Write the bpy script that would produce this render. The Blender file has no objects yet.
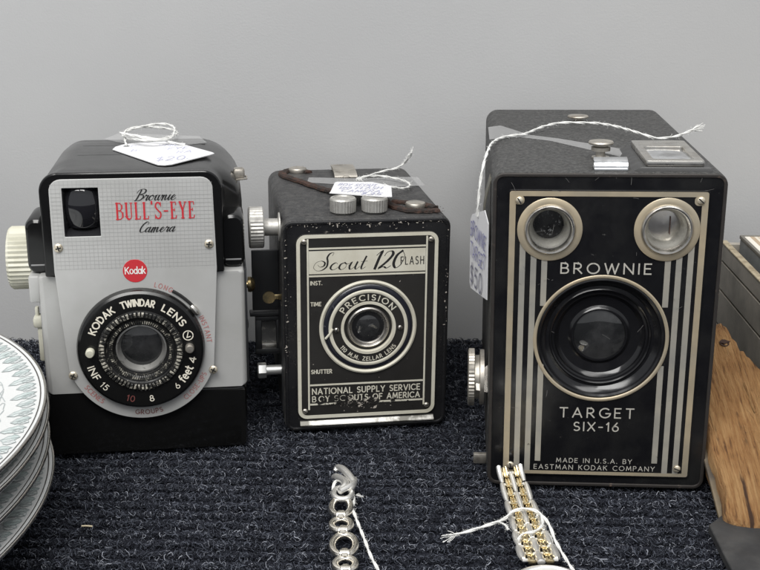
import bpy, bmesh, math, random
import numpy as np
from mathutils import Vector, Matrix
rad = math.radians
sin, cos, PI = math.sin, math.cos, math.pi
random.seed(7); rng = np.random.default_rng(11)
SC = bpy.context.scene
COL = SC.collection

# ------------------------------------------------------------------ camera, light, exposure
cd = bpy.data.cameras.new('camera'); cam = bpy.data.objects.new('camera', cd); COL.objects.link(cam)
cam.location = (0, 0, .2239); cam.rotation_euler = (rad(90 - 17.446), 0, 0)
cd.sensor_width = 36; cd.lens = 1131.27 / 760 * 36; cd.clip_start = .01; cd.clip_end = 60
cd.dof.use_dof = False
SC.camera = cam
w = bpy.data.worlds.new('World'); SC.world = w; w.use_nodes = True
bg = w.node_tree.nodes['Background']; bg.inputs[0].default_value = (.93, .96, 1, 1); bg.inputs[1].default_value = .54
def area(name, loc, target, sx, sy, power, col=(1, .985, .96)):
    l = bpy.data.lights.new(name, 'AREA'); l.shape = 'RECTANGLE'; l.size = sx; l.size_y = sy; l.energy = power; l.color = col
    o = bpy.data.objects.new(name, l); COL.objects.link(o); o.location = loc
    o.rotation_euler = (Vector(target) - Vector(loc)).to_track_quat('-Z', 'Y').to_euler()
    return o
area('ceiling_panel', (-.42, -.42, 1.5), (-.1, .5, .02), 1.3, .7, 32.5)
area('ceiling_panel', (.6, -.1, 1.6), (.2, .5, 0), .9, .6, 10)
for x_ in (-1.0, .35):
    area('ceiling_tube', (x_, -2.4, 2.1), (x_ * .3, .4, 0), 1.1, .16, 7)
SC.view_settings.view_transform = 'Standard'; SC.view_settings.look = 'None'
SC.view_settings.exposure = 0; SC.view_settings.gamma = 1

# ------------------------------------------------------------------ materials
def M(name, col, rough=.5, metal=0., var=None, wear=None, bump=None, rvar=None, spec=.5, coat=0., trans=0., alpha=1., ior=1.5, coords='Object', sheen=0.):
    m = bpy.data.materials.new(name); m.use_nodes = True
    nt = m.node_tree; N = nt.nodes; L = nt.links; b = N['Principled BSDF']
    b.inputs['Base Color'].default_value = (*col, 1); b.inputs['Roughness'].default_value = rough
    b.inputs['Metallic'].default_value = metal; b.inputs['Specular IOR Level'].default_value = spec
    b.inputs['Coat Weight'].default_value = coat; b.inputs['Transmission Weight'].default_value = trans
    b.inputs['Alpha'].default_value = alpha; b.inputs['IOR'].default_value = ior
    if sheen: b.inputs['Sheen Weight'].default_value = sheen; b.inputs['Sheen Roughness'].default_value = .4
    tc = N.new('ShaderNodeTexCoord')
    def noise(scale, detail=5, rg=.6, dist=0):
        n = N.new('ShaderNodeTexNoise'); n.inputs['Scale'].default_value = scale; n.inputs['Detail'].default_value = detail
        n.inputs['Roughness'].default_value = rg; n.inputs['Distortion'].default_value = dist
        L.new(tc.outputs[coords], n.inputs['Vector']); return n
    def ramp(src, a, b_):
        r = N.new('ShaderNodeMapRange'); r.inputs[1].default_value = a; r.inputs[2].default_value = b_
        L.new(src, r.inputs[0]); return r
    csock = None
    if var:
        c2, sc, lo, hi = var
        mx = N.new('ShaderNodeMix'); mx.data_type = 'RGBA'
        mx.inputs[6].default_value = (*col, 1); mx.inputs[7].default_value = (*c2, 1)
        L.new(ramp(noise(sc).outputs[0], lo, hi).outputs[0], mx.inputs[0]); csock = mx.outputs[2]
    if wear:
        c3, sc, lo, hi = wear
        mx = N.new('ShaderNodeMix'); mx.data_type = 'RGBA'; mx.inputs[7].default_value = (*c3, 1)
        if csock: L.new(csock, mx.inputs[6])
        else: mx.inputs[6].default_value = (*col, 1)
        L.new(ramp(noise(sc, 8, .7, .4).outputs[0], lo, hi).outputs[0], mx.inputs[0]); csock = mx.outputs[2]
    if csock: L.new(csock, b.inputs['Base Color'])
    if rvar:
        sc, r0, r1 = rvar
        r = ramp(noise(sc, 6).outputs[0], .3, .7); r.inputs[3].default_value = r0; r.inputs[4].default_value = r1
        L.new(r.outputs[0], b.inputs['Roughness'])
    if bump:
        kind, sc, st, dist = bump
        if kind == 'v':
            n = N.new('ShaderNodeTexVoronoi'); n.inputs['Scale'].default_value = sc; n.distance = 'EUCLIDEAN'
            L.new(tc.outputs[coords], n.inputs['Vector'])
        elif kind == 'b':                       # brushed: noise stretched along x
            mp = N.new('ShaderNodeMapping'); mp.inputs['Scale'].default_value = (.03, 1, 1)
            L.new(tc.outputs[coords], mp.inputs[0]); n = N.new('ShaderNodeTexNoise'); n.inputs['Scale'].default_value = sc
            L.new(mp.outputs[0], n.inputs['Vector'])
        else: n = noise(sc, 6)
        bp = N.new('ShaderNodeBump'); bp.inputs['Strength'].default_value = st; bp.inputs['Distance'].default_value = dist
        L.new(n.outputs[0], bp.inputs['Height']); L.new(bp.outputs[0], b.inputs['Normal'])
    return m

m_leather = M('leatherette_black', (.026, .026, .026), .5, var=((.085, .084, .08), 620, .42, .66), wear=((.16, .155, .14), 260, .64, .72), bump=('n', 520, .9, .0022), rvar=(200, .38, .62))
m_leather_s = M('leatherette_worn', (.024, .024, .025), .46, var=((.058, .056, .054), 420, .42, .7), wear=((.13, .12, .11), 420, .67, .75), bump=('n', 900, .6, .0009), rvar=(150, .36, .58))
m_enamel = M('enamel_black', (.006, .006, .007), .12, var=((.013, .013, .013), 40, .45, .65), wear=((.09, .09, .085), 330, .665, .73), rvar=(90, .08, .3), bump=('n', 60, .03, .0005))
m_enamel_s = M('enamel_black_scuffed', (.009, .009, .010), .22, wear=((.20, .18, .16), 280, .65, .70), rvar=(90, .15, .42), bump=('n', 300, .06, .0003))
m_rim = M('worn_metal_rim', (.05, .045, .042), .35, .5, wear=((.30, .22, .17), 240, .62, .72), rvar=(160, .25, .55))
m_bake = M('bakelite_black', (.006, .006, .006), .1, rvar=(50, .06, .16), wear=((.035, .035, .035), 500, .7, .76))
m_bake_h = M('bakelite_housing', (.011, .011, .011), .2, rvar=(50, .16, .26), wear=((.05, .05, .05), 260, .69, .75))
m_bake_top = M('bakelite_black_dull', (.018, .018, .018), .3, rvar=(60, .26, .4), wear=((.06, .06, .06), 200, .68, .76))
m_gold = M('champagne_trim', (.54, .45, .31), .4, .5, var=((.43, .38, .29), 45, .35, .65), wear=((.16, .14, .11), 420, .66, .73), rvar=(150, .28, .5), bump=('n', 900, .08, .0002))
m_stripe = M('stripe_trim', (.46, .43, .36), .42, .4, var=((.34, .33, .30), 45, .35, .65), wear=((.12, .11, .09), 380, .63, .72), rvar=(150, .3, .5), bump=('n', 900, .08, .0002))
m_letter = M('letter_silver', (.50, .48, .43), .45, .25, wear=((.12, .115, .11), 600, .6, .7))
m_cream = M('cream_print', (.62, .60, .51), .45, .1, var=((.52, .49, .40), 60, .4, .7), wear=((.12, .11, .1), 520, .66, .72))
m_brown = M('plate_black', (.018, .017, .016), .32, wear=((.2, .19, .17), 420, .70, .75), rvar=(120, .25, .45), bump=('n', 200, .04, .0003))
m_steel = M('nickel', (.62, .60, .56), .28, 1., var=((.42, .39, .35), 120, .45, .7), rvar=(200, .2, .45))
m_nickel_d = M('nickel_aged', (.5, .47, .42), .42, .9, var=((.25, .22, .18), 160, .5, .72), rvar=(200, .3, .6))
m_knurl = M('zinc_knob', (.52, .51, .48), .5, .7, var=((.36, .35, .33), 300, .45, .65), rvar=(300, .4, .65))
m_chrome = M('chrome', (.74, .75, .76), .16, 1., var=((.5, .5, .5), 120, .45, .65), rvar=(150, .1, .28))
m_brass = M('brass', (.60, .47, .25), .25, 1., var=((.4, .33, .2), 300, .5, .7))
m_alu = M('satin_aluminium', (.545, .545, .535), .42, .32, var=((.48, .48, .465), 30, .38, .68), wear=((.4, .4, .4), 500, .7, .76), bump=('b', 5000, .03, .0002), rvar=(80, .36, .5))
m_body = M('grey_painted_metal', (.46, .46, .45), .38, .25, var=((.40, .40, .385), 45, .4, .7), wear=((.2, .2, .2), 380, .72, .77), rvar=(90, .3, .46))
m_white = M('white_print', (.75, .75, .72), .5)
m_red = M('red_print', (.50, .025, .035), .5)
m_redfaint = M('faded_red_print', (.42, .16, .15), .5)
m_dkred = M('dark_red_print', (.16, .05, .045), .5)
m_ink = M('black_print', (.012, .012, .012), .5)
m_grid = M('grid_line_print', (.425, .425, .415), .5, .2)
m_glass = M('lens_glass', (.012, .0125, .013), .05, spec=.7, coat=.3, var=((.045, .045, .046), 60, .4, .65), wear=((.16, .145, .15), 800, .67, .74))
m_clear = M('clear_pane', (.85, .88, .88), .06, trans=.95, ior=1.45)
m_dusty = M('dusty_lens_glass', (.62, .62, .60), .22, .1, trans=.6, wear=((.7, .7, .68), 400, .6, .7), ior=1.3)
m_silverwall = M('tarnished_silver_cup', (.55, .54, .50), .35, .75, var=((.38, .37, .33), 300, .45, .65), rvar=(300, .25, .55))
m_speck = M('speckled_mirror', (.01, .01, .011), .3, wear=((.32, .33, .34), 700, .56, .66), rvar=(300, .15, .5))
m_mirror = M('old_mirror', (.66, .62, .56), .22, .9, var=((.78, .75, .70), 120, .4, .6))
m_paper = M('tag_paper', (.66, .66, .675), .6, bump=('n', 500, .08, .0003))
m_pen = M('blue_pen', (.2, .2, .38), .5)
m_pen2 = M('pale_blue_pen', (.40, .41, .55), .6)
m_penblack = M('black_pen', (.16, .16, .22), .5)
m_string = M('cotton_string', (.68, .68, .66), .8, bump=('n', 3000, .3, .0002))
m_tape = M('clear_tape', (.42, .42, .42), .28, alpha=.42)
m_strap = M('brown_leather', (.055, .025, .016), .85, var=((.014, .009, .007), 300, .38, .58), bump=('n', 900, .8, .0008))
m_ivory = M('ivory_plastic', (.58, .57, .48), .4, var=((.50, .49, .40), 80, .4, .6))
m_tarnish = M('screw_nickel', (.66, .60, .48), .34, .6, var=((.32, .27, .2), 500, .5, .66))
m_goldlink = M('gold_link', (.86, .73, .46), .24, 1.)
m_silverlink = M('silver_link', (.84, .83, .80), .3, .8)
m_wire = M('silver_chain', (.86, .82, .74), .3, 1., rvar=(600, .2, .36))
m_dark = M('dark_hollow', (.01, .01, .01), .6)
m_flap = M('black_panel', (.022, .023, .025), .4, rvar=(100, .3, .5))

# ------------------------------------------------------------------ mesh collector (millimetres in, metres out)
class MB:
    def __init__(s): s.v = []; s.f = []; s.mi = []; s.k = 0
    def add(s, vs, fs, mi=0):
        o = len(s.v); s.v += [tuple(p) for p in vs]; s.f += [tuple(i + o for i in f) for f in fs]; s.mi += [mi] * len(fs)
    def loft(s, rings, cap0=True, cap1=True, mi=0, closed=True):
        n = len(rings[0]); vs = [p for r in rings for p in r]; fs = []
        for a in range(len(rings) - 1):
            for i in range(n if closed else n - 1):
                j = (i + 1) % n
                fs.append((a * n + i, a * n + j, (a + 1) * n + j, (a + 1) * n + i))
        if cap0: fs.append(tuple(range(n))[::-1])
        if cap1: fs.append(tuple((len(rings) - 1) * n + i for i in range(n)))
        s.add(vs, fs, mi)
    def box(s, x0, y0, z0, x1, y1, z1, bev=0, mi=0):
        b = min(bev, (x1 - x0) * .49, (y1 - y0) * .49, (z1 - z0) * .49)
        if b <= 0:
            s.add([(x0,y0,z0),(x1,y0,z0),(x1,y1,z0),(x0,y1,z0),(x0,y0,z1),(x1,y0,z1),(x1,y1,z1),(x0,y1,z1)],
                  [(3,2,1,0),(4,5,6,7),(0,1,5,4),(1,2,6,5),(2,3,7,6),(3,0,4,7)], mi); return
        rs = []
        for z, i in ((z0, b), (z0 + b * .3, b * .3), (z0 + b, 0), (z1 - b, 0), (z1 - b * .3, b * .3), (z1, b)):
            rs.append([(x, y, z) for x, y in rr(x0 + i, y0 + i, x1 - i, y1 - i, max(b * 1.0 - i * .6, .02), 3)])
        s.loft(rs, mi=mi)
    def lathe(s, prof, c, axis='-y', n=48, mi=0, knurl=None, cap0=False, cap1=False):
        ex, ey, ea = AX[axis]
        rings = []
        for r, t in prof:
            ring = []
            for i in range(n):
                a = 2 * PI * i / n
                q = r
                if knurl and knurl[0] <= r: q = r - (knurl[1] if i % 2 else 0)
                ring.append(tuple(c[k] + q * cos(a) * ex[k] + q * sin(a) * ey[k] + t * ea[k] for k in range(3)))
            rings.append(ring)
        s.loft(rings, cap0, cap1, mi)
    def tube(s, pts, r, n=8, mi=0, closed=False, caps=True):
        P = [Vector(p) for p in pts]; m = len(P); rings = []
        up = None
        for i in range(m):
            if closed: t = (P[(i + 1) % m] - P[i - 1])
            else: t = P[min(i + 1, m - 1)] - P[max(i - 1, 0)]
            t.normalize()
            if up is None:
                up = Vector((0, 0, 1)) if abs(t.z) < .9 else Vector((1, 0, 0))
            u = (up - t * up.dot(t)); u.normalize(); v = t.cross(u); up = u
            rr_ = r[i] if hasattr(r, '__len__') else r
            rings.append([tuple(P[i] + rr_ * (cos(2 * PI * k / n) * u + sin(2 * PI * k / n) * v)) for k in range(n)])
        if closed: rings.append(rings[0]); s.loft(rings, False, False, mi)
        else: s.loft(rings, caps, caps, mi)
    def ribbon(s, pts, wid, fn, mi=0):
        """flat stroke in (u,v); fn maps (u,v,lift) to space"""
        n = len(pts)
        if n < 2: return
        if not hasattr(wid, '__len__'):
            for i in range(1, n - 1):
                ax, ay, bx, by = pts[i][0] - pts[i-1][0], pts[i][1] - pts[i-1][1], pts[i+1][0] - pts[i][0], pts[i+1][1] - pts[i][1]
                l = math.hypot(ax, ay) * math.hypot(bx, by)
                if l > 0 and (ax * bx + ay * by) / l < .62:
                    s.ribbon(pts[:i + 1], wid, fn, mi); s.ribbon(pts[i:], wid, fn, mi); return
        s.k += 1; lift = (s.k % 40) * .0025
        W = wid if hasattr(wid, '__len__') else [wid] * n
        A = []; B = []
        for i in range(n):
            p0 = pts[max(i - 1, 0)]; p1 = pts[min(i + 1, n - 1)]; p = pts[i]
            dx, dy = p1[0] - p0[0], p1[1] - p0[1]; l = math.hypot(dx, dy) or 1e-9; dx /= l; dy /= l
            k = 1.
            if 0 < i < n - 1:
                ax, ay = p[0] - p0[0], p[1] - p0[1]; la = math.hypot(ax, ay) or 1e-9
                k = 1 / max(.45, (ax * dx + ay * dy) / la)
            hw = W[i] * .5 * k
            q = p
            if i == 0: q = (p[0] - dx * W[i] * .42, p[1] - dy * W[i] * .42)
            if i == n - 1: q = (p[0] + dx * W[i] * .42, p[1] + dy * W[i] * .42)
            A.append(fn(q[0] - dy * hw, q[1] + dx * hw, lift)); B.append(fn(q[0] + dy * hw, q[1] - dx * hw, lift))
        s.add(A + B, [(i, n + i, n + i + 1, i + 1) for i in range(n - 1)], mi)
    def build(s, name, mats, parent=None, smooth=40):
        me = bpy.data.meshes.new(name)
        me.from_pydata([(x * .001, y * .001, z * .001) for x, y, z in s.v], [], s.f)
        if not isinstance(mats, (list, tuple)): mats = [mats]
        for m in mats: me.materials.append(m)
        me.polygons.foreach_set('material_index', s.mi)
        bm = bmesh.new(); bm.from_mesh(me); bmesh.ops.recalc_face_normals(bm, faces=bm.faces); bm.to_mesh(me); bm.free()
        return link(name, me, parent, smooth)
AX = {'-y': ((1,0,0),(0,0,1),(0,-1,0)), 'y': ((1,0,0),(0,0,1),(0,1,0)), 'z': ((1,0,0),(0,1,0),(0,0,1)), '-x': ((0,1,0),(0,0,1),(-1,0,0)), 'x': ((0,1,0),(0,0,1),(1,0,0))}
def link(name, me, parent, smooth=40):
    if smooth:
        me.polygons.foreach_set('use_smooth', [True] * len(me.polygons)); me.set_sharp_from_angle(angle=rad(smooth))
    me.update()
    o = bpy.data.objects.new(name, me); COL.objects.link(o); o.parent = parent
    return o
def rr(x0, z0, x1, z1, r, n=6):
    """rounded rectangle outline; r one number or (bl, br, tr, tl)"""
    R = r if isinstance(r, (tuple, list)) else (r,) * 4
    out = []
    for (cx, cz, a0), q in zip(((x0, z0, 180), (x1, z0, 270), (x1, z1, 0), (x0, z1, 90)), R):
        sx = 1 if cx == x0 else -1; sz = 1 if cz == z0 else -1
        for i in range(n + 1):
            a = rad(a0 + 90 * i / n)
            out.append((cx + sx * q + q * cos(a), cz + sz * q + q * sin(a)))
    return out
def circ(cx, cz, r, n=64): return [(cx + r * cos(2 * PI * i / n), cz + r * sin(2 * PI * i / n)) for i in range(n)]
def flat(name, outer, holes, y, th, mat, parent, bev=0.):
    """plate in the x-z plane with holes; front face at y, th thick going back"""
    cu = bpy.data.curves.new(name, 'CURVE'); cu.dimensions = '2D'; cu.fill_mode = 'BOTH'; cu.extrude = max(th * .5 - bev, .01) * .001
    cu.bevel_depth = bev * .001; cu.bevel_resolution = 1; cu.offset = -bev * .001
    for loop in [outer] + list(holes):
        sp = cu.splines.new('POLY'); sp.points.add(len(loop) - 1); sp.use_cyclic_u = True
        for p, (x, z) in zip(sp.points, loop): p.co = (x * .001, z * .001, 0, 1)
    t = bpy.data.objects.new(name, cu); COL.objects.link(t)
    me = bpy.data.meshes.new_from_object(t.evaluated_get(bpy.context.evaluated_depsgraph_get()))
    bpy.data.objects.remove(t); bpy.data.curves.remove(cu)
    me.transform(Matrix.Translation((0, (y + th / 2) * .001, 0)) @ Matrix.Rotation(rad(90), 4, 'X'))
    me.name = name; me.materials.clear(); me.materials.append(mat)
    return link(name, me, parent, 35)
def body(rings, cap0=True, cap1=True):
    b = MB(); b.loft([[(x, y, z) for x, z in o] for y, o in rings], cap0, cap1); return b
def cat_rom(P, k=8, closed=False):
    P = [Vector(p) for p in P]; n = len(P); out = []
    for i in range(n if closed else n - 1):
        if closed: a, b, c, d = P[i - 1], P[i], P[(i + 1) % n], P[(i + 2) % n]
        else: a, b, c, d = P[max(i - 1, 0)], P[i], P[i + 1], P[min(i + 2, n - 1)]
        for j in range(k):
            t = j / k
            out.append(.5 * (2 * b + (c - a) * t + (2 * a - 5 * b + 4 * c - d) * t * t + (3 * b - a - 3 * c + d) * t ** 3))
    if not closed: out.append(P[-1])
    return out

def empty(name, label, cat, loc=(0, 0, 0), rot=(0, 0, 0), group=None):
    o = bpy.data.objects.new(name, None); COL.objects.link(o); o.location = loc; o.rotation_euler = rot
    o.empty_display_size = .02; o['label'] = label; o['category'] = cat
    if group: o['group'] = group
    return o
def setting(o): o['kind'] = 'structure'; return o

# ------------------------------------------------------------------ lettering
def arc(cx, cy, rx, ry, a0, a1, n=9): return [(cx + rx * cos(rad(a0 + (a1 - a0) * i / n)), cy + ry * sin(rad(a0 + (a1 - a0) * i / n))) for i in range(n + 1)]
G = {
 'A': (.80, [[(0,0),(.4,1),(.8,0)], [(.14,.32),(.66,.32)]]),
 'B': (.60, [[(0,0),(0,1),(.3,1)] + arc(.3,.76,.24,.24,90,-90) + [(0,.52)], [(.3,.52)] + arc(.32,.26,.28,.26,90,-90) + [(0,0)]]),
 'C': (.78, [arc(.48,.5,.48,.5,50,310,16)]),
 'D': (.72, [[(0,0),(0,1),(.25,1)] + arc(.25,.5,.47,.5,90,-90,14) + [(0,0)]]),
 'E': (.52, [[(.52,1),(0,1),(0,0),(.52,0)], [(0,.53),(.44,.53)]]),
 'F': (.50, [[(.5,1),(0,1),(0,0)], [(0,.5),(.42,.5)]]),
 'G': (.86, [arc(.48,.5,.48,.5,50,350,16) + [(.95,.45),(.56,.45)]]),
 'H': (.70, [[(0,0),(0,1)], [(.7,0),(.7,1)], [(0,.52),(.7,.52)]]),
 'I': (.0, [[(0,0),(0,1)]]),
 'K': (.64, [[(0,0),(0,1)], [(.62,1),(.02,.45)], [(.2,.6),(.64,0)]]),
 'L': (.48, [[(0,1),(0,0),(.48,0)]]),
 'M': (.90, [[(0,0),(.1,1),(.45,.2),(.8,1),(.9,0)]]),
 'N': (.74, [[(0,0),(0,1),(.74,0),(.74,1)]]),
 'O': (.96, [arc(.48,.5,.48,.5,90,450,24)]),
 'P': (.56, [[(0,0),(0,1),(.28,1)] + arc(.28,.73,.28,.27,90,-90) + [(0,.46)]]),
 'R': (.62, [[(0,0),(0,1),(.28,1)] + arc(.28,.73,.28,.27,90,-90) + [(0,.46)], [(.24,.46),(.62,0)]]),
 'S': (.56, [arc(.28,.75,.25,.25,40,265,12) + arc(.28,.25,.28,.25,85,-140,12)]),
 'T': (.66, [[(0,1),(.66,1)], [(.33,1),(.33,0)]]),
 'U': (.68, [[(0,1),(0,.32)] + arc(.34,.32,.34,.32,180,360,10) + [(.68,1)]]),
 'V': (.76, [[(0,1),(.38,0),(.76,1)]]),
 'W': (1.1, [[(0,1),(.27,0),(.55,.95),(.83,0),(1.1,1)]]),
 'X': (.68, [[(0,0),(.68,1)], [(0,1),(.68,0)]]),
 'Y': (.70, [[(0,1),(.35,.48),(.7,1)], [(.35,.48),(.35,0)]]),
 'Z': (.62, [[(0,1),(.62,1),(0,0),(.62,0)]]),
 '0': (.62, [arc(.31,.5,.31,.5,90,450,20)]),
 '1': (.18, [[(0,.8),(.18,1),(.18,0)]]),
 '2': (.55, [arc(.27,.72,.26,.28,170,-25,9) + [(0,0),(.56,0)]]),
 '3': (.52, [arc(.25,.75,.24,.25,150,-90,9), arc(.25,.25,.27,.25,90,-150,9)]),
 '4': (.58, [[(.58,.28),(0,.28),(.42,1),(.42,0)]]),
 '5': (.54, [[(.5,1),(.08,1),(.04,.56)] + arc(.25,.32,.29,.32,115,-140,12)]),
 '6': (.56, [[(.42,1)] + arc(.28,.3,.28,.3,150,510,18)]),
 '8': (.54, [arc(.27,.76,.22,.24,-90,270,14), arc(.27,.27,.27,.26,90,450,14)]),
 '$': (.54, [arc(.27,.7,.25,.2,40,265,10) + arc(.27,.3,.27,.2,85,-140,10), [(.27,-.1),(.27,1.1)]]),
 '-': (.34, [[(0,.45),(.34,.45)]]), '.': (.06, [[(0,.03),(.06,.03)]]), "'": (.05, [[(.04,1),(0,.75)]]), ' ': (.34, []),
 'e': (.50, [[(.02,.36),(.5,.36)] + arc(.26,.35,.25,.34,10,300,14)]), 'f': (.30, [arc(.32,.82,.2,.2,60,180,5) + [(.12,0)], [(0,.66),(.32,.66)]]),
 't': (.30, [[(.12,.95),(.12,.12),(.3,.02)], [(0,.66),(.3,.66)]]), 'o': (.56, [arc(.28,.35,.28,.34,90,450,16)]),
 'd': (.54, [arc(.26,.34,.26,.33,20,340,14), [(.54,1.05),(.54,0)]]), 'a': (.54, [arc(.26,.34,.26,.33,20,340,14), [(.54,.7),(.54,0)]]), 'k': (.48, [[(0,0),(0,1.05)], [(.44,.68),(.02,.26)], [(.16,.4),(.48,0)]]),
}
TALL = {   # tall condensed serif capitals: (advance, [(points, weight)])
 'B': (.40, [([(.07,0),(.07,1)],1), ([(0,1),(.2,1)]+arc(.2,.77,.13,.23,90,-90)+[(.07,.54)],.45), ([(.2,.54)]+arc(.2,.27,.17,.27,90,-90)+[(0,0)],.5), ([(.34,.68),(.34,.86)],.7), ([(.37,.15),(.37,.4)],.8)]),
 'U': (.42, [([(.07,1),(.07,.2)]+arc(.2,.2,.13,.2,180,270,5),.95), (arc(.2,.2,.14,.2,270,360,5)+[(.34,1)],.5), ([(0,1),(.14,1)],.4), ([(.27,1),(.41,1)],.4)]),
 'L': (.34, [([(.07,0),(.07,1)],1), ([(0,1),(.14,1)],.4), ([(0,0),(.28,0),(.3,.16)],.45)]),
 "'": (.10, [([(.04,1.06),(.04,.92)],.9)]),
 'S': (.38, [(arc(.17,.76,.14,.24,30,190,8)+[(.1,.6),(.24,.42)]+arc(.17,.24,.15,.24,40,-150,9),.75), ([(.32,.76),(.32,1)],.4), ([(.01,0),(.01,.24)],.4)]),
 '-': (.26, [([(.02,.46),(.2,.46)],.8)]),
 'E': (.36, [([(.07,0),(.07,1)],1), ([(0,1),(.28,1),(.3,.84)],.45), ([(0,0),(.29,0),(.32,.17)],.45), ([(.07,.52),(.22,.52)],.45), ([(.22,.44),(.22,.6)],.4)]),
 'Y': (.42, [([(.05,1),(.2,.48)],1), ([(.36,1),(.2,.48)],.5), ([(.2,.5),(.2,0)],1), ([(0,1),(.13,1)],.4), ([(.29,1),(.42,1)],.4), ([(.11,0),(.29,0)],.4)]),
}
SCRIPT = {
 'B': (1.45, [[(.62,2.0),(.5,1.1),(.3,.1),(.1,-.05)], [(.05,1.45),(.25,1.95),(.8,2.2),(1.35,2.0),(1.3,1.45),(.75,1.12),(1.2,1.0),(1.3,.5),(.9,.03),(.4,.0)]]),
 'C': (1.15, [[(1.25,1.6),(1.35,1.95),(1.05,2.15),(.6,1.75),(.3,.95),(.35,.2),(.75,0),(1.15,.35)]]),
 'S': (1.55, [[(1.5,2.0),(1.55,2.4),(1.2,2.3),(1.05,1.75),(1.2,1.2),(1.25,.5),(.9,.0),(.4,-.05),(.0,.4),(.1,1.05),(.55,1.3),(.95,1.05),(.95,.6),(.6,.45),(.35,.75)]]),
 'c': (.85, [[(.7,.8),(.5,1),(.18,.7),(.12,.25),(.38,0),(.68,.15),(.9,.45)]]),
 'o': (.98, [[(.55,1),(.18,.75),(.12,.25),(.4,0),(.72,.3),(.72,.75),(.5,1.0),(.75,.78),(1.02,.85)]]),
 'u': (1.1, [[(.0,.5),(.2,1),(.12,.35),(.28,0),(.6,.35),(.78,1)], [(.78,1),(.7,.3),(.85,0),(1.12,.4)]]),
 't': (.6, [[(.38,1.75),(.2,.4),(.32,0),(.6,.3)], [(.02,1.05),(.62,1.1)]]),
 'r': (.8, [[(.0,.4),(.22,1.08),(.32,.88),(.62,.94),(.5,.3),(.62,0),(.85,.45)]]),
 'w': (1.2, [[(.0,.5),(.2,1),(.1,.35),(.28,0),(.55,.35),(.65,1),(.6,.3),(.78,0),(1.02,.4),(1.05,1),(1.2,.8)]]),
 'n': (.98, [[(.0,.5),(.2,1),(.1,0)], [(.1,.1),(.35,.85),(.58,.95),(.55,.35),(.68,0),(.98,.4)]]),
 'm': (1.5, [[(.0,.5),(.2,1),(.1,0)], [(.1,.1),(.35,.85),(.55,.95),(.5,.0)], [(.5,.1),(.75,.85),(1.0,.95),(.98,.35),(1.12,0),(1.45,.4)]]),
 'i': (.5, [[(.0,.45),(.2,1),(.12,.3),(.25,0),(.52,.4)], [(.3,1.45),(.34,1.52)]]),
 'e': (.8, [[(.0,.3),(.4,.52),(.6,.82),(.4,1),(.15,.65),(.14,.22),(.4,0),(.85,.4)]]),
 'a': (1.08, [[(.75,.85),(.5,1),(.15,.6),(.18,.1),(.45,.12),(.72,.6),(.8,1)], [(.8,1),(.7,.3),(.84,0),(1.1,.4)]]),
 '1': (.75, [[(.2,1.7),(.6,2.25),(.5,1.3),(.4,0)]]),
 '2': (1.15, [[(.2,1.6),(.35,2.05),(.75,2.2),(.95,1.75),(.6,.9),(.05,.05),(.4,.2),(.75,.02),(1.05,.3)]]),
 '0': (1.1, [[(.6,2.2),(.2,1.6),(.12,.6),(.45,0),(.85,.5),(.95,1.5),(.6,2.2)]]),
 ' ': (.35, []),
}
def width(s, track, T=G): return sum(T[c][0] + track for c in s) - track
def text(mb, s, x0, x1, z, h, wt, fn, track=.3, slant=0, mi=0, jit=0):
    k = (x1 - x0) / (width(s, track) * h); x = x0
    for c in s:
        a, st = G[c]
        dz = random.uniform(-jit, jit) * h
        for p in st:
            mb.ribbon([(x + (u + slant * v) * h * k, z + v * h + dz) for u, v in p], wt, fn, mi)
        x += (a + track) * h * k
def tall(mb, s, x0, x1, z, h, wt, fn):
    k = (x1 - x0) / (sum(TALL[c][0] + .12 for c in s) - .12); x = x0
    for c in s:
        a, st = TALL[c]
        for p, m in st: mb.ribbon([(x + u * k, z + v * h) for u, v in p], wt * m, fn)
        x += (a + .12) * k
def script(mb, s, x0, x1, z, xh, wt, fn, slant=.35, rise=0, contrast=.6):
    k = (x1 - x0) / (sum(SCRIPT[c][0] for c in s)); x = x0
    for c in s:
        a, st = SCRIPT[c]
        for p in st:
            q = [(v.x, v.y) for v in cat_rom([(u, v, 0) for u, v in p], 8)]
            P = [(x + u * k + slant * v * xh, z + v * xh + rise * (x - x0)) for u, v in q]; W = []
            for i in range(len(P)):
                a_, b_ = P[max(i - 1, 0)], P[min(i + 1, len(P) - 1)]; l = math.hypot(b_[0] - a_[0], b_[1] - a_[1]) or 1
                W.append(wt * (1 - contrast + contrast * max(0, -(b_[1] - a_[1]) / l) * 1.5))
            mb.ribbon(P, W, fn)
        x += a * k
def front(y): return lambda u, v, l: (u, y - l, v)
def arc_top(cx, cz, r, y): # u along the arc from angle a0 clockwise
    return lambda a0: (lambda u, v, l: (cx + (r + v) * cos(a0 - u / r), y - l, cz + (r + v) * sin(a0 - u / r)))
def arc_text(mb, s, cx, cz, r, a0, a1, h, wt, y, top=True, track=.3, mi=0):
    """letters from angle a0 to a1 (degrees) on radius r; top: tops outward, clockwise; else tops inward, counter-clockwise"""
    ln = abs(rad(a1 - a0)) * r; A0 = rad(a0)
    if top: fn = lambda u, v, l: (cx + (r + v) * cos(A0 - u / r), y - l, cz + (r + v) * sin(A0 - u / r))
    else: fn = lambda u, v, l: (cx + (r - v) * cos(A0 + u / r), y - l, cz + (r - v) * sin(A0 + u / r))
    text(mb, s, 0, ln, 0, h, wt, fn, track, mi=mi)

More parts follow.
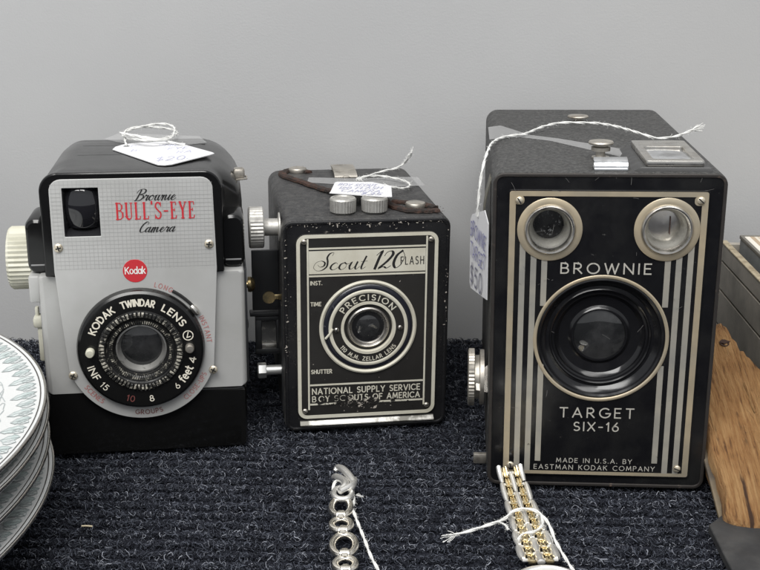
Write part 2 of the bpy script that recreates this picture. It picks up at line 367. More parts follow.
# ------------------------------------------------------------------ small shared pieces
def screw(parent, x, y, z, r=1.5, slot=None, mat=None, cross=False, name='screw', axis='-y', h=.9):
    b = MB(); ex, ey, ea = AX[axis]
    b.lathe([(r, 0), (r, h * .35), (r * .85, h * .7), (r * .5, h * .95), (.01, h)], (x, y, z), axis, 20)
    sl = random.uniform(0, PI) if slot is None else slot
    for s_ in ((sl, sl + PI / 2) if cross else (sl,)):
        d = [cos(s_) * ex[k] + sin(s_) * ey[k] for k in range(3)]; e = [-sin(s_) * ex[k] + cos(s_) * ey[k] for k in range(3)]
        L = r * (.62 if cross else .88); wd = r * .15
        vs = [tuple((x, y, z)[k] + d[k] * L * a + e[k] * wd * c + ea[k] * (h * 1.02 + (.01 if s_ == sl else .016)) for k in range(3)) for a, c in ((-1,-1),(1,-1),(1,1),(-1,1))]
        b.add(vs, [(0,1,2,3)], 1)
    return b.build(name, [mat or m_tarnish, m_dark], parent)
def twisted(mb, pts, r=.42, rad_=.38, pitch=4.5, k=10, mi=0):
    r *= .6; rad_ *= .52; pitch *= 2.6
    P = cat_rom(pts, k); n = len(P); d = 0; A = [[], []]
    up = Vector((0, 0, 1))
    for i in range(n):
        t = (P[min(i + 1, n - 1)] - P[max(i - 1, 0)]).normalized()
        u = (up - t * up.dot(t))
        if u.length < 1e-3: u = Vector((1, 0, 0))
        u.normalize(); v = t.cross(u); up = u
        if i: d += (P[i] - P[i - 1]).length
        a = d / pitch * 2 * PI
        for s_ in (0, 1): A[s_].append(P[i] + rad_ * (cos(a + s_ * PI) * u + sin(a + s_ * PI) * v))
    for a in A: mb.tube(a, r, 6, mi)
    for i in range(0, n, 1):                       # loose fibres
        for _ in range(3):
            q = P[i] + Vector([random.uniform(-.6, .6) for _ in range(3)]); e = q + Vector([random.uniform(-1.1, 1.1) for _ in range(3)])
            mb.tube([q, (q + e) / 2 + Vector([random.uniform(-.2, .2) for _ in range(3)]), e], .035, 3, mi)
def frayed(mb, p, d, n=14, L=4, mi=0):
    p = Vector(p); d = Vector(d).normalized()
    for _ in range(n):
        e = p + (d + Vector([random.uniform(-.45, .45) for _ in range(3)])) * L * random.uniform(.6, 1.1)
        mb.tube([p, (p + e) / 2 + Vector([random.uniform(-.4, .4) for _ in range(3)]), e], .12, 4, mi)

# ------------------------------------------------------------------ the setting: wall and carpet
def wall_mat():
    m = M('painted_panel', (.42, .422, .423), .55, var=((.395, .397, .4), 6, .35, .65), wear=((.36, .36, .36), 45, .70, .78), bump=('n', 900, .12, .0008), rvar=(20, .5, .62)); return m
WALL_Y = 612
b = MB(); b.box(-1600, WALL_Y, -60, 1600, WALL_Y + 20, 1300); setting(b.build('wall', wall_mat(), None, 0))
m_carpet = M('carpet_base', (.012, .013, .018), .95, var=((.022, .024, .032), 400, .4, .65), spec=.1)
def carpet():
    nx, ny = 300, 420
    X = np.concatenate([[-1500, -700], np.linspace(-300, 300, nx), [700, 1500]]); Y = np.concatenate([[-600, 0], np.linspace(300, 640, ny)])
    gx, gy = np.meshgrid(X, Y)
    ph = (gy + gx * .03) / 7.6 * 2 * PI
    z = -4.0 + 1.2 * np.sin(ph) + rng.normal(0, .25, gx.shape)
    z[:2] = -5; z[:, :2] = -5; z[:, -2:] = -5
    V = np.stack([gx, gy, z], -1).reshape(-1, 3) * .001
    n = len(X); i = np.arange(len(Y) - 1)[:, None] * n + np.arange(n - 1)[None]
    F = np.stack([i, i + 1, i + n + 1, i + n], -1).reshape(-1, 4)
    return V, F
def fast_mesh(name, V, F, mats, mi=None, smooth=True):
    k = F.shape[1]; me = bpy.data.meshes.new(name)
    me.vertices.add(len(V)); me.vertices.foreach_set('co', V.astype(np.float32).ravel())
    me.loops.add(F.size); me.loops.foreach_set('vertex_index', F.astype(np.int32).ravel())
    me.polygons.add(len(F)); me.polygons.foreach_set('loop_start', np.arange(0, F.size, k, dtype=np.int32))
    me.polygons.foreach_set('loop_total', np.full(len(F), k, np.int32))
    for m in mats: me.materials.append(m)
    if mi is not None: me.polygons.foreach_set('material_index', mi.astype(np.int32))
    if smooth: me.polygons.foreach_set('use_smooth', np.ones(len(F), bool))
    me.update(calc_edges=True); me.validate()
    o = bpy.data.objects.new(name, me); COL.objects.link(o); return o
V, F = carpet(); setting(fast_mesh('carpet', V, F, [m_carpet]))
def fibres():
    """curly loops of yarn crowded along the ribs"""
    P0 = []; kind = []; rad_ = []
    def rows(per_mm, kinds, r0, r1, up):
        for r in range(42, 82):
            hw = r * 7.6 * .36 + 14; n = int(2 * hw * per_mm)
            x = rng.uniform(-hw, hw, n); off = rng.normal(0, 1.05, n); yy = r * 7.6 + 1.9 - x * .03 + off
            keep = (yy < WALL_Y - 2.2) & (np.abs(off) < 2.6)
            x, yy, off = x[keep], yy[keep], off[keep]; n = len(x)
            top = -4.0 + 3.5 * np.exp(-(off / 1.9) ** 2) + rng.normal(0, .35, n) + up
            R = rng.uniform(.5, 1.7, n); a0 = rng.uniform(0, 2 * PI, n); da = rng.uniform(1.4, 4.6, n) * rng.choice([-1, 1], n)
            N = rng.normal(0, 1, (n, 3)); N[:, 1] -= .5; N /= np.linalg.norm(N, axis=1, keepdims=True)
            ref = np.where(np.abs(N[:, :1]) > .8, [[0, 0, 1.]], [[1., 0, 0]])
            A = np.cross(N, ref); A /= np.linalg.norm(A, axis=1, keepdims=True); Bv = np.cross(N, A)
            S = 9; t = np.linspace(0, 1, S)[None]
            ang = a0[:, None] + da[:, None] * t; rr2 = R[:, None] * (1 + rng.uniform(-.35, .35, (n, 1)) * t)
            P = rr2[..., None] * (np.cos(ang)[..., None] * A[:, None] + np.sin(ang)[..., None] * Bv[:, None])
            P = P + np.stack([x, yy, top - .5], -1)[:, None] + N[:, None] * ((t - .5) * rng.uniform(-1.2, 1.2, (n, 1)))[..., None] + rng.normal(0, .11, (n, S, 3))
            P0.append(P); kind.append(rng.choice([0, 1, 2], n, p=kinds)); rad_.append(rng.uniform(r0, r1, n))
    rows(5.2, (.70, .27, .03), .15, .24, -.2)
    rows(4.6, (.30, .55, .15), .085, .135, .15)
    P = np.concatenate(P0); K = np.concatenate(kind); R = np.concatenate(rad_)
    n, S, _ = P.shape
    T = np.gradient(P, axis=1); T /= np.linalg.norm(T, axis=2, keepdims=True) + 1e-9
    ref = np.where(np.abs(T[..., 2:]) > .8, [[1., 0, 0]], [[0, 0, 1.]])
    U = np.cross(T, ref); U /= np.linalg.norm(U, axis=2, keepdims=True) + 1e-9; W = np.cross(T, U)
    V = np.stack([P + R[:, None, None] * (cos(c) * U + sin(c) * W) for c in (0, 2 * PI / 3, 4 * PI / 3)], 2)
    idx = np.arange(n * S * 3).reshape(n, S, 3)
    F = np.stack([idx[:, :-1], np.roll(idx, -1, 2)[:, :-1], np.roll(idx, -1, 2)[:, 1:], idx[:, 1:]], -1).reshape(-1, 4)
    return V.reshape(-1, 3) * .001, F, np.repeat(K, (S - 1) * 3)
m_f0 = M('yarn_navy_black', (.021, .023, .031), .85, spec=.15)
m_f1 = M('yarn_slate', (.075, .083, .105), .8, spec=.2)
m_f2 = M('yarn_pale_grey', (.26, .275, .315), .75, spec=.2)
V, F, mi = fibres()
o = fast_mesh('carpet_pile', V, F, [m_f0, m_f1, m_f2], mi)
o['kind'] = 'stuff'; o['label'] = 'curly dark navy and grey yarn loops of the ribbed carpet'; o['category'] = 'carpet pile'
del V, F, mi

# ------------------------------------------------------------------ poses (fitted): x, y, yaw, tilt
POSE = {'T': (.0900, .4283, -.0733, .0097), 'S': (-.0065, .4869, .1494, -.0098), 'B': (-.1046, .4623, .1397, -.0086)}
def pose(k): x, y, yaw, tilt = POSE[k]; return dict(loc=(x, y, .0004), rot=(0, -tilt, yaw))
def local(k, p):
    x, y, yaw, tilt = POSE[k]
    return Matrix.Translation((x, y, 0)) @ Matrix.Rotation(yaw, 4, 'Z') @ Matrix.Rotation(-tilt, 4, 'Y') @ Vector([c * .001 for c in p])

# ================================================================== TARGET box camera (right)
T = empty('box_camera', 'tall black box camera with gold stripes and two round finder windows on its front', 'camera', **pose('T'))
def o_T(i, r=4.5): return rr(-45 + i, i, 45 - i, 134 - i, max(r - i, .3), 6)
LENS_T = (-.5, 66.2)
body([(.6, o_T(.5)), (1.0, o_T(.1)), (1.8, o_T(0)), (161, o_T(0, 6)), (164, o_T(1, 6)), (165.3, o_T(3.2, 6))], cap0=False).build('body', m_leather, T)
holes = [circ(*LENS_T, 26.2), circ(-22.4, 111.6, 9.4), circ(22.8, 111.9, 9.4)]
flat('front_rim', o_T(.2), [o_T(1.7)], -.15, 1.6, m_rim, T, .35)
flat('front_panel', o_T(1.75), holes, .25, .8, m_enamel, T)
fp = flat('faceplate', rr(-38.8, 5.2, 38.4, 127.4, 1.2), holes, -.45, .6, m_enamel, T, .12)
flat('border', rr(-38.3, 5.8, 37.9, 126.9, .9), [rr(-35.9, 7.2, 35.5, 124.9, .2)], -.62, .2, m_gold, fp)
for s in (-1, 1):
    q = flat('stripe', rr(min(s*31.6, s*33.9), 7.1, max(s*31.6, s*33.9), 106 if s < 0 else 106, .05), [], -.6, .14, m_stripe, fp)
    flat('stripe', rr(min(s*27.2, s*29.5), 7.1, max(s*27.2, s*29.5), 104, .05), [], -.6, .14, m_stripe, fp)
    # the innermost stripe stops at the lens ring
    x0, x1 = sorted((s * 22.9, s * 25.2))
    flat('stripe', rr(x0, 11.7, x1, 55, .05), [], -.6, .14, m_stripe, fp)
    flat('stripe', rr(x0, 80, x1, 101, .05), [], -.6, .14, m_stripe, fp)
    flat('corner_patch', rr(min(s*36.5, s*32.6), 121.5, max(s*36.5, s*32.6), 125.2, 1.6), [], -.66, .1, m_gold, fp)
def line(parent, mat, fn, s_, x0, x1, z, h, wt, track=.3):
    b = MB(); text(b, s_, x0, x1, z, h, wt, fn, track); return b.build('lettering', mat, parent, 0)
for a_ in (('BROWNIE', -17.4, 17.7, 93.8, 4.1, .58, .46), ('TARGET', -15.5, 14.4, 31.9, 4.1, .56, .5), ('SIX-16', -9.6, 8.5, 25.9, 3.7, .54, .42),
           ('MADE IN U.S.A. BY', -16.2, 14.8, 11.3, 1.9, .27, .42), ('EASTMAN KODAK COMPANY', -25.4, 24.3, 8.1, 2.0, .28, .42)):
    line(fp, m_letter, front(-.6), *a_)
for x, z in ((-34.6, 123.2), (35, 123.6), (-35.3, 9.6), (33.4, 9.6)): screw(T, x, -.66, z, 1.55)
# scratches through the enamel
b = MB()
for _ in range(26):
    x, z = random.choice([(random.uniform(-38, 38), random.uniform(7, 125)), (random.uniform(-43, 43), random.uniform(126, 132)), (random.uniform(-36, -20), random.uniform(85, 122))])
    a = random.uniform(0, PI); l = random.uniform(.6, 4.5)
    b.ribbon([(x, z), (x + l * .5 * cos(a) + random.uniform(-.06, .06), z + l * .5 * sin(a)), (x + l * cos(a + .06), z + l * sin(a + .06))], random.uniform(.05, .14), front(-.72 if 5 < z < 127 and abs(x) < 38 else -.02))
b.build('scratches', M('scratch_grey', (.16, .155, .15), .6), T, 0)
# taking lens
ln = MB(); ln.lathe([(27.0, .4), (27.0, .8), (26.8, .95), (25.9, .95), (25.6, .7), (25.6, -.3)], (LENS_T[0], 0, LENS_T[1]), '-y', 96)
lo = ln.build('lens_ring', m_gold, T)
ln = MB(); ln.lathe([(25.6, -.3), (25.5, .5), (24.9, .75), (24.2, .3), (23.6, -.9), (21.6, -2.4), (20.6, -2.3), (20.1, -1.9), (19.6, -2.2), (19.2, -3.2), (18.4, -3.4), (18.0, -2.9), (17.5, -3.6), (16.4, -4.6), (12.6, -5.1), (11.7, -4.7), (11.2, -4.2), (10.6, -4.2), (10.3, -5.6)], (LENS_T[0], 0, LENS_T[1]), '-y', 96)
do = ln.build('lens_dish', M('dish_black', (.007, .007, .008), .13, wear=((.12, .12, .11), 700, .68, .74), rvar=(120, .08, .28)), T, 30)
ln = MB(); ln.lathe([(10.5, -4.9), (9, -4.4), (6, -3.9), (3, -3.65), (.02, -3.6)], (LENS_T[0], 0, LENS_T[1]), '-y', 64)
ln.build('glass', m_glass, do)
# finder windows
for x, z, kind in ((-22.4, 111.6, 0), (22.8, 111.9, 1)):
    b = MB(); b.lathe([(12.7, .5), (12.7, .85), (12.5, 1.0), (9.9, 1.0), (9.6, .9)], (x, 0, z), '-y', 64)
    fw = b.build('finder_window', m_gold, T)
    b = MB(); b.lathe([(10.2, .8), (10.0, 1.7), (9.4, 2.3), (8.8, 2.2), (8.3, 1.4), (8.1, .2), (8.0, -.6)], (x, 0, z), '-y', 64); b.build('bezel', m_steel, fw)
    b = MB(); b.lathe([(8.4, -.4), (7.9, -1.5), (7.6, -2.6), (7.2, -3.0), (6.9, -4.6), (6.3, -5.2), (6.0, -8.4)], (x, 0, z), '-y', 64); b.build('cup', m_silverwall, fw)
    b = MB(); b.lathe([(6.1, -8.2), (3, -7.9), (.02, -7.8)], (x, 0, z), '-y', 40); b.build('mirror', m_mirror if kind else m_speck, fw)
    if kind:
        b = MB(); b.box(x + 2.4, 7.2, z - 4.0, x + 2.65, 7.5, z + 3.4); b.build('crack', M('crack_brown', (.08, .03, .02), .6), fw, 0)
# top finder
fi = MB(); o = [(8.8, 4.2, 134.2), (14.2, 4.2, 134.2), (14.2, 47, 134.2), (9.2, 47, 134.2)]
fi.loft([[(8.6, 3.4, 133.8), (40, 3.4, 133.8), (40, 56, 133.8), (9.0, 50, 133.8)], [(11.4, 3.8, 135.2), (39, 3.8, 135.2), (39, 55, 135.2), (11.8, 49, 135.2)], [(12.6, 4.2, 135.6), (38.6, 4.2, 135.6), (38.6, 54.6, 135.6), (12.8, 48.8, 135.6)]])
fo = fi.build('top_finder', M('finder_black', (.03, .03, .03), .4, rvar=(100, .3, .5)), T, 30)
def hflat(name, outer, holes, z, th, mat, parent, bev=0.):
    o = flat(name, outer, holes, 0, th, mat, parent, bev)
    o.data.transform(Matrix.Translation((0, 0, (z - th / 2) * .001)) @ Matrix.Rotation(rad(-90), 4, 'X') @ Matrix.Translation((0, -th * .0005, 0)))
    return o
hflat('frame', rr(14.2, 5.2, 36.6, 50, 1.0), [rr(17.6, 9.2, 33.2, 36, 1.4)], 138.0, 2.4, m_steel, fo, .5)
b = MB(); g = []
for j in range(9):
    y = 8.6 + j * 3.5; g.append([(x, y, 136.9 + .9 * (1 - ((x - 25.4) / 8.4) ** 2) * sin(PI * j / 8)) for x in np.linspace(17, 33.8, 9)])
b.loft(g, False, False, closed=False); b.build('glass', M('finder_glass', (.35, .36, .37), .08, .3, coat=.6, var=((.12, .12, .12), 45, .45, .55)), fo)
b = MB(); rs = []
for i in range(11):
    a = PI * i / 10 * .62; rs.append([(x, 3.6 + 5.0 * (1 - cos(a)), 134.0 + 4.6 * sin(a) ** .7) for x in (-5.8, -5.2, 0, 6.4, 7.2)])
rs2 = [[(p[0], p[1] + .5, p[2] - .9) for p in r] for r in rs]
b.loft(rs, False, False, closed=False); b.loft(rs2, False, False, closed=False)
b.box(-5.8, 3.2, 133.9, 7.2, 10.5, 135.2, .3)
b.build('lever', m_chrome, T)
b = MB(); b.lathe([(3.6, 0), (3.6, .5), (2.0, .8), (1.8, 2.8), (3.9, 3.1), (3.9, 4.6), (2.6, 4.9), (2.6, 5.6), (5.0, 5.8), (5.1, 6.4), (4.8, 6.9), (.02, 7.1)], (-.4, 31, 134), 'z', 32); b.build('shutter_button', m_nickel_d, T)
b = MB(); b.lathe([(3.0, 0), (3.0, .4), (1.8, .6), (1.8, 1.6), (5.0, 1.8), (5.1, 2.4), (4.8, 2.8), (.02, 3.0)], (-1, 124, 134), 'z', 32); b.build('strap_stud', m_nickel_d, T)
hflat('tape', [(-45, 72), (-31, 78.6), (-18, 69), (7.8, 33), (12.1, 49), (-14, 75), (-26.3, 84), (-39, 110), (-45, 105.5)], [], 134.14, .06, m_tape, T)
# left side: winding key, clip, catch
b = MB(); b.lathe([(3, -.2), (3, 1.2), (12.0, 1.5), (12.0, 3.2), (9.5, 3.6), (9.5, 5.4), (12.4, 5.7), (12.4, 8.0), (11.6, 8.4), (.02, 8.4)], (-45, 25, 38.6), '-x', 96, knurl=(12.3, .35)); b.build('winding_knob', m_nickel_d, T, 30)
b = MB(); b.add([(-45.1, 14, 36), (-45.1, 20, 46), (-50.2, 17, 42), (-49.6, 14, 37)], [(0, 1, 2, 3)]); b.add([(-45.3, 14.2, 35.9), (-45.3, 20.2, 45.9), (-50.4, 17.2, 41.9), (-49.8, 14.2, 36.9)], [(3, 2, 1, 0)]); b.build('key_blade', m_steel, T, 0)
b = MB(); b.box(-50.6, 17, .9, -44.8, 19.4, 5.6, .5); b.build('catch', m_nickel_d, T)
b = MB(); rs = []
for i in range(13):
    t = i / 12; bow = 2.6 * sin(PI * t); rs.append([(-45.0 - bow, 22, 126 - 32 * t), (-45.0 - bow, 36, 126 - 32 * t), (-45.4 - bow, 36, 126 - 32 * t), (-45.4 - bow, 22, 126 - 32 * t)])
b.loft(rs); b.build('side_clip', M('clip_olive', (.13, .125, .1), .45, .3, wear=((.5, .42, .26), 200, .55, .62)), T)

# ================================================================== SCOUT box camera (middle)
S = empty('box_camera', 'small scuffed black box camera with a cream bordered front plate and cursive lettering', 'camera', **pose('S'))
def o_S(i, r=5): return rr(-38.1 + i, i, 38.1 - i, 101.2 - i, max(r - i, .3), 6)
body([(.6, o_S(.9)), (1.2, o_S(.25)), (2.2, o_S(0)), (7.5, o_S(0)), (8.2, o_S(.5)), (9.2, o_S(.5)), (9.8, o_S(.1)), (110, o_S(.1, 6)), (112.6, o_S(1.2, 6)), (113.6, o_S(3, 6))], cap0=False).build('body', m_leather_s, S)
flat('front_rim', o_S(.5), [o_S(2.2)], -.2, 2, m_enamel_s, S, .5)
flat('front_panel', o_S(2.0), [], .2, .8, m_enamel_s, S)
sp = flat('faceplate', rr(-32.2, 6.2, 32.6, 95.0, 4.4), [circ(.4, 50.4, 9.6)], -.5, .8, m_brown, S, .15)
b = MB(); b.loft([[(x, .2, 5.4), (x, -.5, 5.3), (x, -2.0, 3.9), (x, -2.0, 3.4), (x, .2, 3.2)] for x in (-31, 31.8)]); b.build('lip', M('lip_bare_metal', (.60, .59, .56), .4, .6, var=((.14, .135, .12), 90, .46, .6)), S, 25)
Y = -.66
flat('border', rr(-31.8, 6.6, 32.2, 94.7, 4.2), [rr(-30.2, 8.2, 30.6, 93.1, 3.0)], Y, .16, m_cream, sp)
for x in (-27.2, 26.6): flat('border_line', rr(x, 11, x + .8, 92.8, .05), [], Y, .12, m_cream, sp)
flat('border_line', rr(-26.3, 87.9, 26.5, 88.7, .05), [], Y - .004, .12, m_cream, sp)
flat('banner', rr(-26.3, 76.6, 26.5, 87.2, .05), [], Y - .004, .12, m_cream, sp)
flat('border_line', rr(-26.3, 75.2, 26.5, 76.0, .05), [], Y - .004, .12, m_cream, sp)
flat('border_line', rr(-26.3, 22.8, 26.5, 23.6, .05), [], Y - .004, .12, m_cream, sp)
flat('border_line', [(-26.3, 13.2), (-14.5, 13.3), (-13.9, 13.9), (-15, 14.0), (-26.3, 14.0)], [], Y - .004, .12, m_cream, sp)
flat('border_line', [(5.8, 13.2), (26.5, 13.2), (26.5, 14.0), (6.6, 14.0)], [], Y - .004, .12, m_cream, sp)
b = MB(); script(b, 'Scout', -24.6, -1.2, 78.3, 3.3, .62, front(Y - .02), .3, 0, .72); b.build('lettering', m_ink, sp, 0)
b = MB(); script(b, '120', 1.4, 16.0, 78.3, 3.6, .95, front(Y - .02), .3, 0, .7); b.build('lettering', m_ink, sp, 0)
line(sp, m_ink, front(Y - .13), 'FLASH', 15.2, 25.6, 79.9, 3.5, .36, .5)
for a_ in (('NATIONAL SUPPLY SERVICE', -25.2, 25.0, 18.7, 2.7, .5, .34), ('OY', -22.2, -17.4, 14.9, 2.6, .5, .34), ('OUTS OF AMERICA', -8.6, 25.0, 14.9, 2.6, .5, .34),
           ('B', -25.2, -23.6, 14.9, 2.6, .42, .28), ('SC', -15.0, -10.0, 14.9, 2.6, .22, .28), ('INST.', -25.6, -20.5, 71.5, 1.7, .36, .3),
           ('TIME', -25.6, -21.0, 61.6, 1.7, .36, .3), ('SHUTTER', -25.6, -16.2, 28.9, 1.8, .38, .3)):
    line(sp, m_cream, front(Y + .02), *a_)
CX, CZ = .5, 50.6
def chip(mb, x, z, y, r, el=1.6, ang=0):
    mb.k += 1; n = random.randint(6, 9); ca, sa = cos(ang), sin(ang)
    P = []
    for i in range(n):
        a_ = 2 * PI * i / n; q = r * random.uniform(.45, 1.3); u, v = q * el * cos(a_), q * sin(a_); P.append((x + u * ca - v * sa, y - (mb.k % 40) * .002, z + u * sa + v * ca))
    mb.add(P, [tuple(range(n))])
b = MB(); bd = MB()
for _ in range(90):                                    # scraped patch across the lower lettering
    x, z = random.gauss(-4, 6), random.gauss(13.2, 1.9)
    if -25 < x < 25 and 9 < z < 19: chip(b, x, z, Y - .1, random.lognormvariate(-1.9, .6), random.uniform(1, 3), random.uniform(-.4, .6))
for _ in range(46):
    x, z = random.gauss(-11, 5), random.gauss(15.8, 1.3); chip(bd, x, z, Y - .2, random.lognormvariate(-1.4, .5), random.uniform(1, 2.5), random.uniform(-.4, .6))
for _ in range(22): chip(bd, random.uniform(-20, 24), random.gauss(13.6, .5), Y - .2, random.lognormvariate(-1.5, .5), 2)
for _ in range(150):                                   # rubbed edges of the black front
    q = random.random()
    if q < .5: x, z = random.uniform(-35, 35), 100.6 - abs(random.gauss(0, .8)) - .9
    elif q < .75: x, z = -37.1 + abs(random.gauss(0, .9)), random.uniform(30, 97)
    elif q < .9: x, z = 37.1 - abs(random.gauss(0, .7)), random.uniform(50, 97)
    else: x, z = random.uniform(-34, 34), random.uniform(95.6, 98)
    chip(b, x, z, -.23, random.lognormvariate(-2.1, .6), random.uniform(1, 2.6), random.choice([0, 0, 1.57, .5]))
for _ in range(40): chip(b, random.uniform(-26, 26), random.uniform(24, 75), Y + .12, random.lognormvariate(-2.6, .5), random.uniform(1, 3), random.uniform(0, 3))
b.build('chips', M('chipped_paint', (.36, .33, .29), .6), S, 0); bd.build('dark_chips', m_brown, S, 0)
b = MB(); b.lathe([(22.4, .55), (22.3, 1.2), (21.6, 1.5), (20.8, 1.2), (20.6, .9)], (CX, 0, CZ), '-y', 96); b.build('outer_ring', m_cream, sp)
b = MB(); b.lathe([(20.7, .55), (20.5, 1.0), (19.6, 1.5), (18.4, 1.6), (17.8, 1.3)], (CX, 0, CZ), '-y', 96); b.build('ring_groove', M('ring_blueblack', (.014, .015, .022), .2, wear=((.2, .2, .22), 200, .62, .7)), sp)
b = MB(); b.lathe([(18.3, 1.0), (18.2, 1.9), (18.0, 2.05), (16.8, 2.05), (16.6, 1.9)], (CX, 0, CZ), '-y', 96); lp = b.build('lens_plate', m_cream, sp)
b = MB(); b.lathe([(16.8, 1.86), (12.4, 1.86)], (CX, 0, CZ), '-y', 96); b.build('plate_face', m_brown, lp)
b = MB(); b.lathe([(12.7, 1.7), (12.6, 2.1), (11.4, 2.1), (11.2, 1.8), (11.0, .6)], (CX, 0, CZ), '-y', 96); b.build('inner_ring', m_cream, lp)
b = MB(); arc_text(b, 'PRECISION', CX, CZ, 13.4, 146, 38, 2.5, .48, -1.95, True, .55); arc_text(b, '110 M.M. ZELLAR LENS', CX, CZ, 15.8, 215, 324, 1.75, .36, -1.95, False, .42)
b.build('lettering', m_cream, lp, 0)
for x in (-14.6, 14.6): screw(lp, CX + x, -1.86, CZ - .4, 1.15, mat=m_steel)
b = MB(); b.lathe([(11.2, .9), (10.9, .2), (10.3, .0), (9.9, .2), (9.6, 1.3), (9.0, 1.7), (8.5, 1.2), (8.2, .2), (7.9, .4), (7.5, .2), (7.2, -.9)], (CX, 0, CZ), '-y', 72)
lb = b.build('lens_barrel', M('barrel_dark_nickel', (.42, .40, .37), .32, .9, rvar=(300, .18, .4)), lp)
b = MB(); b.lathe([(7.4, -.8), (5, -.1), (2.5, .25), (.02, .35)], (CX, 0, CZ), '-y', 48); b.build('glass', m_glass, lb)
b = MB(); b.tube([(CX - 19.6, -1.7, CZ - 4.5), (CX - 17.8, -2.2, CZ - 2.2), (CX - 16.4, -2.1, CZ + .2)], .55, 8); b.build('shutter_lever', m_cream, sp)
for x, z in ((-28.4, 91.6), (28.8, 91.2), (-28.7, 10.5), (28.4, 10.7)): screw(S, x, -.6, z, 1.25, mat=m_nickel_d)
# top: two knobs, latch, strap remnants, tape
for x in (-9.4, 5.0):
    b = MB(); b.lathe([(5, 0), (5.4, .4), (5.9, .8), (6.1, 6.2), (5.6, 6.9), (4.6, 7.0), (4.3, 6.5), (.02, 6.4)], (x, 13.4, 101.1), 'z', 56, knurl=(5.85, .22)); b.build('top_knob', m_knurl, S, 25)
b = MB()
rs = []
for y, z in ((112, 103.4), (106, 104.2), (99, 104.2), (92, 103.4), (88.5, 102.2), (88.0, 101.6)):
    rs.append([(x, y, z) for x in (-4.8, -4.2, 6.4, 7.0)])
rs2 = [[(p[0], p[1], p[2] - .7) for p in r] for r in rs]
b.loft(rs, False, False, closed=False); b.loft(rs2, False, False, closed=False); b.box(-4, 92, 101, 6.2, 112, 102.6, .3); b.box(-.6, 86.8, 101, 2.8, 90, 102.2, .5)
b.build('latch', m_nickel_d, S)
def strap(pts, wid, name='strap_remnant'):
    mb = MB(); P = cat_rom(pts, 8); rings = []
    for i, p in enumerate(P):
        t = (P[min(i + 1, len(P) - 1)] - P[max(i - 1, 0)]).normalized(); s_ = Vector((-t.y, t.x, 0)); q = wid * .5 * random.uniform(.8, 1.12)
        rings.append([tuple(p + s_ * a * q + Vector((0, 0, h + random.uniform(-.12, .12)))) for a, h in ((-1, 0), (-.85, 1.0), (0, 1.25), (.85, 1.0), (1, 0), (.0, -.1))])
    mb.loft(rings); 
    for _ in range(50):
        p = random.choice(P) + Vector((random.uniform(-wid, wid) * .55, random.uniform(-wid, wid) * .55, .7)); e = p + Vector((random.uniform(-1, 1), random.uniform(-1, 1), random.uniform(0, .5)))
        mb.tube([p, e], .1, 3)
    return mb.build(name, m_strap, S)
strap([(-17, 101, 101.3), (-21, 107, 101.4), (-26, 108, 101.4), (-30.5, 101, 101.4), (-30, 91, 101.5), (-22, 75, 101.6), (-14, 58, 101.8), (-9, 49, 102.5)], 4.6)
strap([(12.5, 30, 101.4), (15.5, 18, 101.5), (21, 11, 101.5), (28, 9, 101.5), (34, 9.5, 101.5)], 5.2)
strap([(16, 30, 101.4), (22, 26.5, 101.5), (29, 22, 101.5), (33.5, 14.5, 101.5)], 4.2)
for x, y in ((-22.5, 105.5), (25.2, 20.2)):
    b = MB(); b.lathe([(4.6, 0), (4.8, 1.4), (4.4, 2.1), (3.4, 2.4), (.02, 2.5)], (x, y, 101.2), 'z', 32); b.build('strap_rivet', m_nickel_d, S)
hflat('tape', [(-20, 78), (10, 66), (22.6, 63), (38.2, 65), (38.2, 85), (26, 87), (10, 84), (-18, 90)], [], 101.34, .06, m_tape, S)
# left side: winding knob, flash bracket with window, gold key, socket bolt
b = MB(); b.lathe([(3.9, -.3), (3.9, 7.2), (8.8, 7.3), (9.4, 7.8), (9.4, 13.4), (8.9, 14.0), (.02, 14.0)], (-38.0, 15, 94.8), '-x', 72, knurl=(9.35, .3)); b.lathe([(6.6, 0), (6.4, .6), (4, .9)], (-38, 15, 94.8), '-x', 32); b.build('winding_knob', m_knurl, S, 25)
b = MB(); b.box(-50.6, 29, 50.5, -38, 31, 80, .4); b.box(-52, 28, 47.8, -38, 33, 49.8, .3); sb = b.build('side_flap', m_flap, S)
b = MB(); b.box(-49.5, 28.6, 45.5, -38, 33, 47.4, .2); b.box(-49.5, 28.6, 28.5, -38, 33, 31.2, .2); b.box(-49.5, 28.6, 31.0, -46.6, 33, 45.7, .2); b.box(-39.6, 28.6, 31.0, -38, 33, 45.7, .2); wf = b.build('socket_frame', m_flap, S)
b = MB(); b.box(-46.8, 31.5, 31, -39.4, 32.2, 45.6); b.build('pane', M('socket_grey', (.10, .10, .10), .25, .3, wear=((.32, .31, .28), 300, .55, .65)), wf, 0)
b = MB(); b.box(-46.8, 30.2, 31.1, -39.4, 31.4, 33.2, .2); b.build('contact', m_steel, wf)
b = MB(); b.lathe([(2.9, 0), (2.9, .8), (.02, .85)], (-43.6, 13, 62.2), '-y', 20); b.box(-43, 12.2, 61, -37.6, 13, 63.6, .2); b.build('side_key', m_brass, S)
b = MB(); b.lathe([(2.3, -.2), (2.3, 8.6)], (-38, 15, 25.6), '-x', 20); b.lathe([(3.5, 7.4), (3.7, 7.9), (3.7, 11.0), (3.3, 11.5), (.02, 11.5)], (-38, 15, 25.6), '-x', 6); b.build('socket_bolt', M('zinc_bolt', (.70, .70, .68), .35, .8, rvar=(200, .25, .5)), S, 25)
b = MB(); b.box(-38.5, 6, 8, -38, 40, 60); b.build('side_plate', m_flap, S, 0)

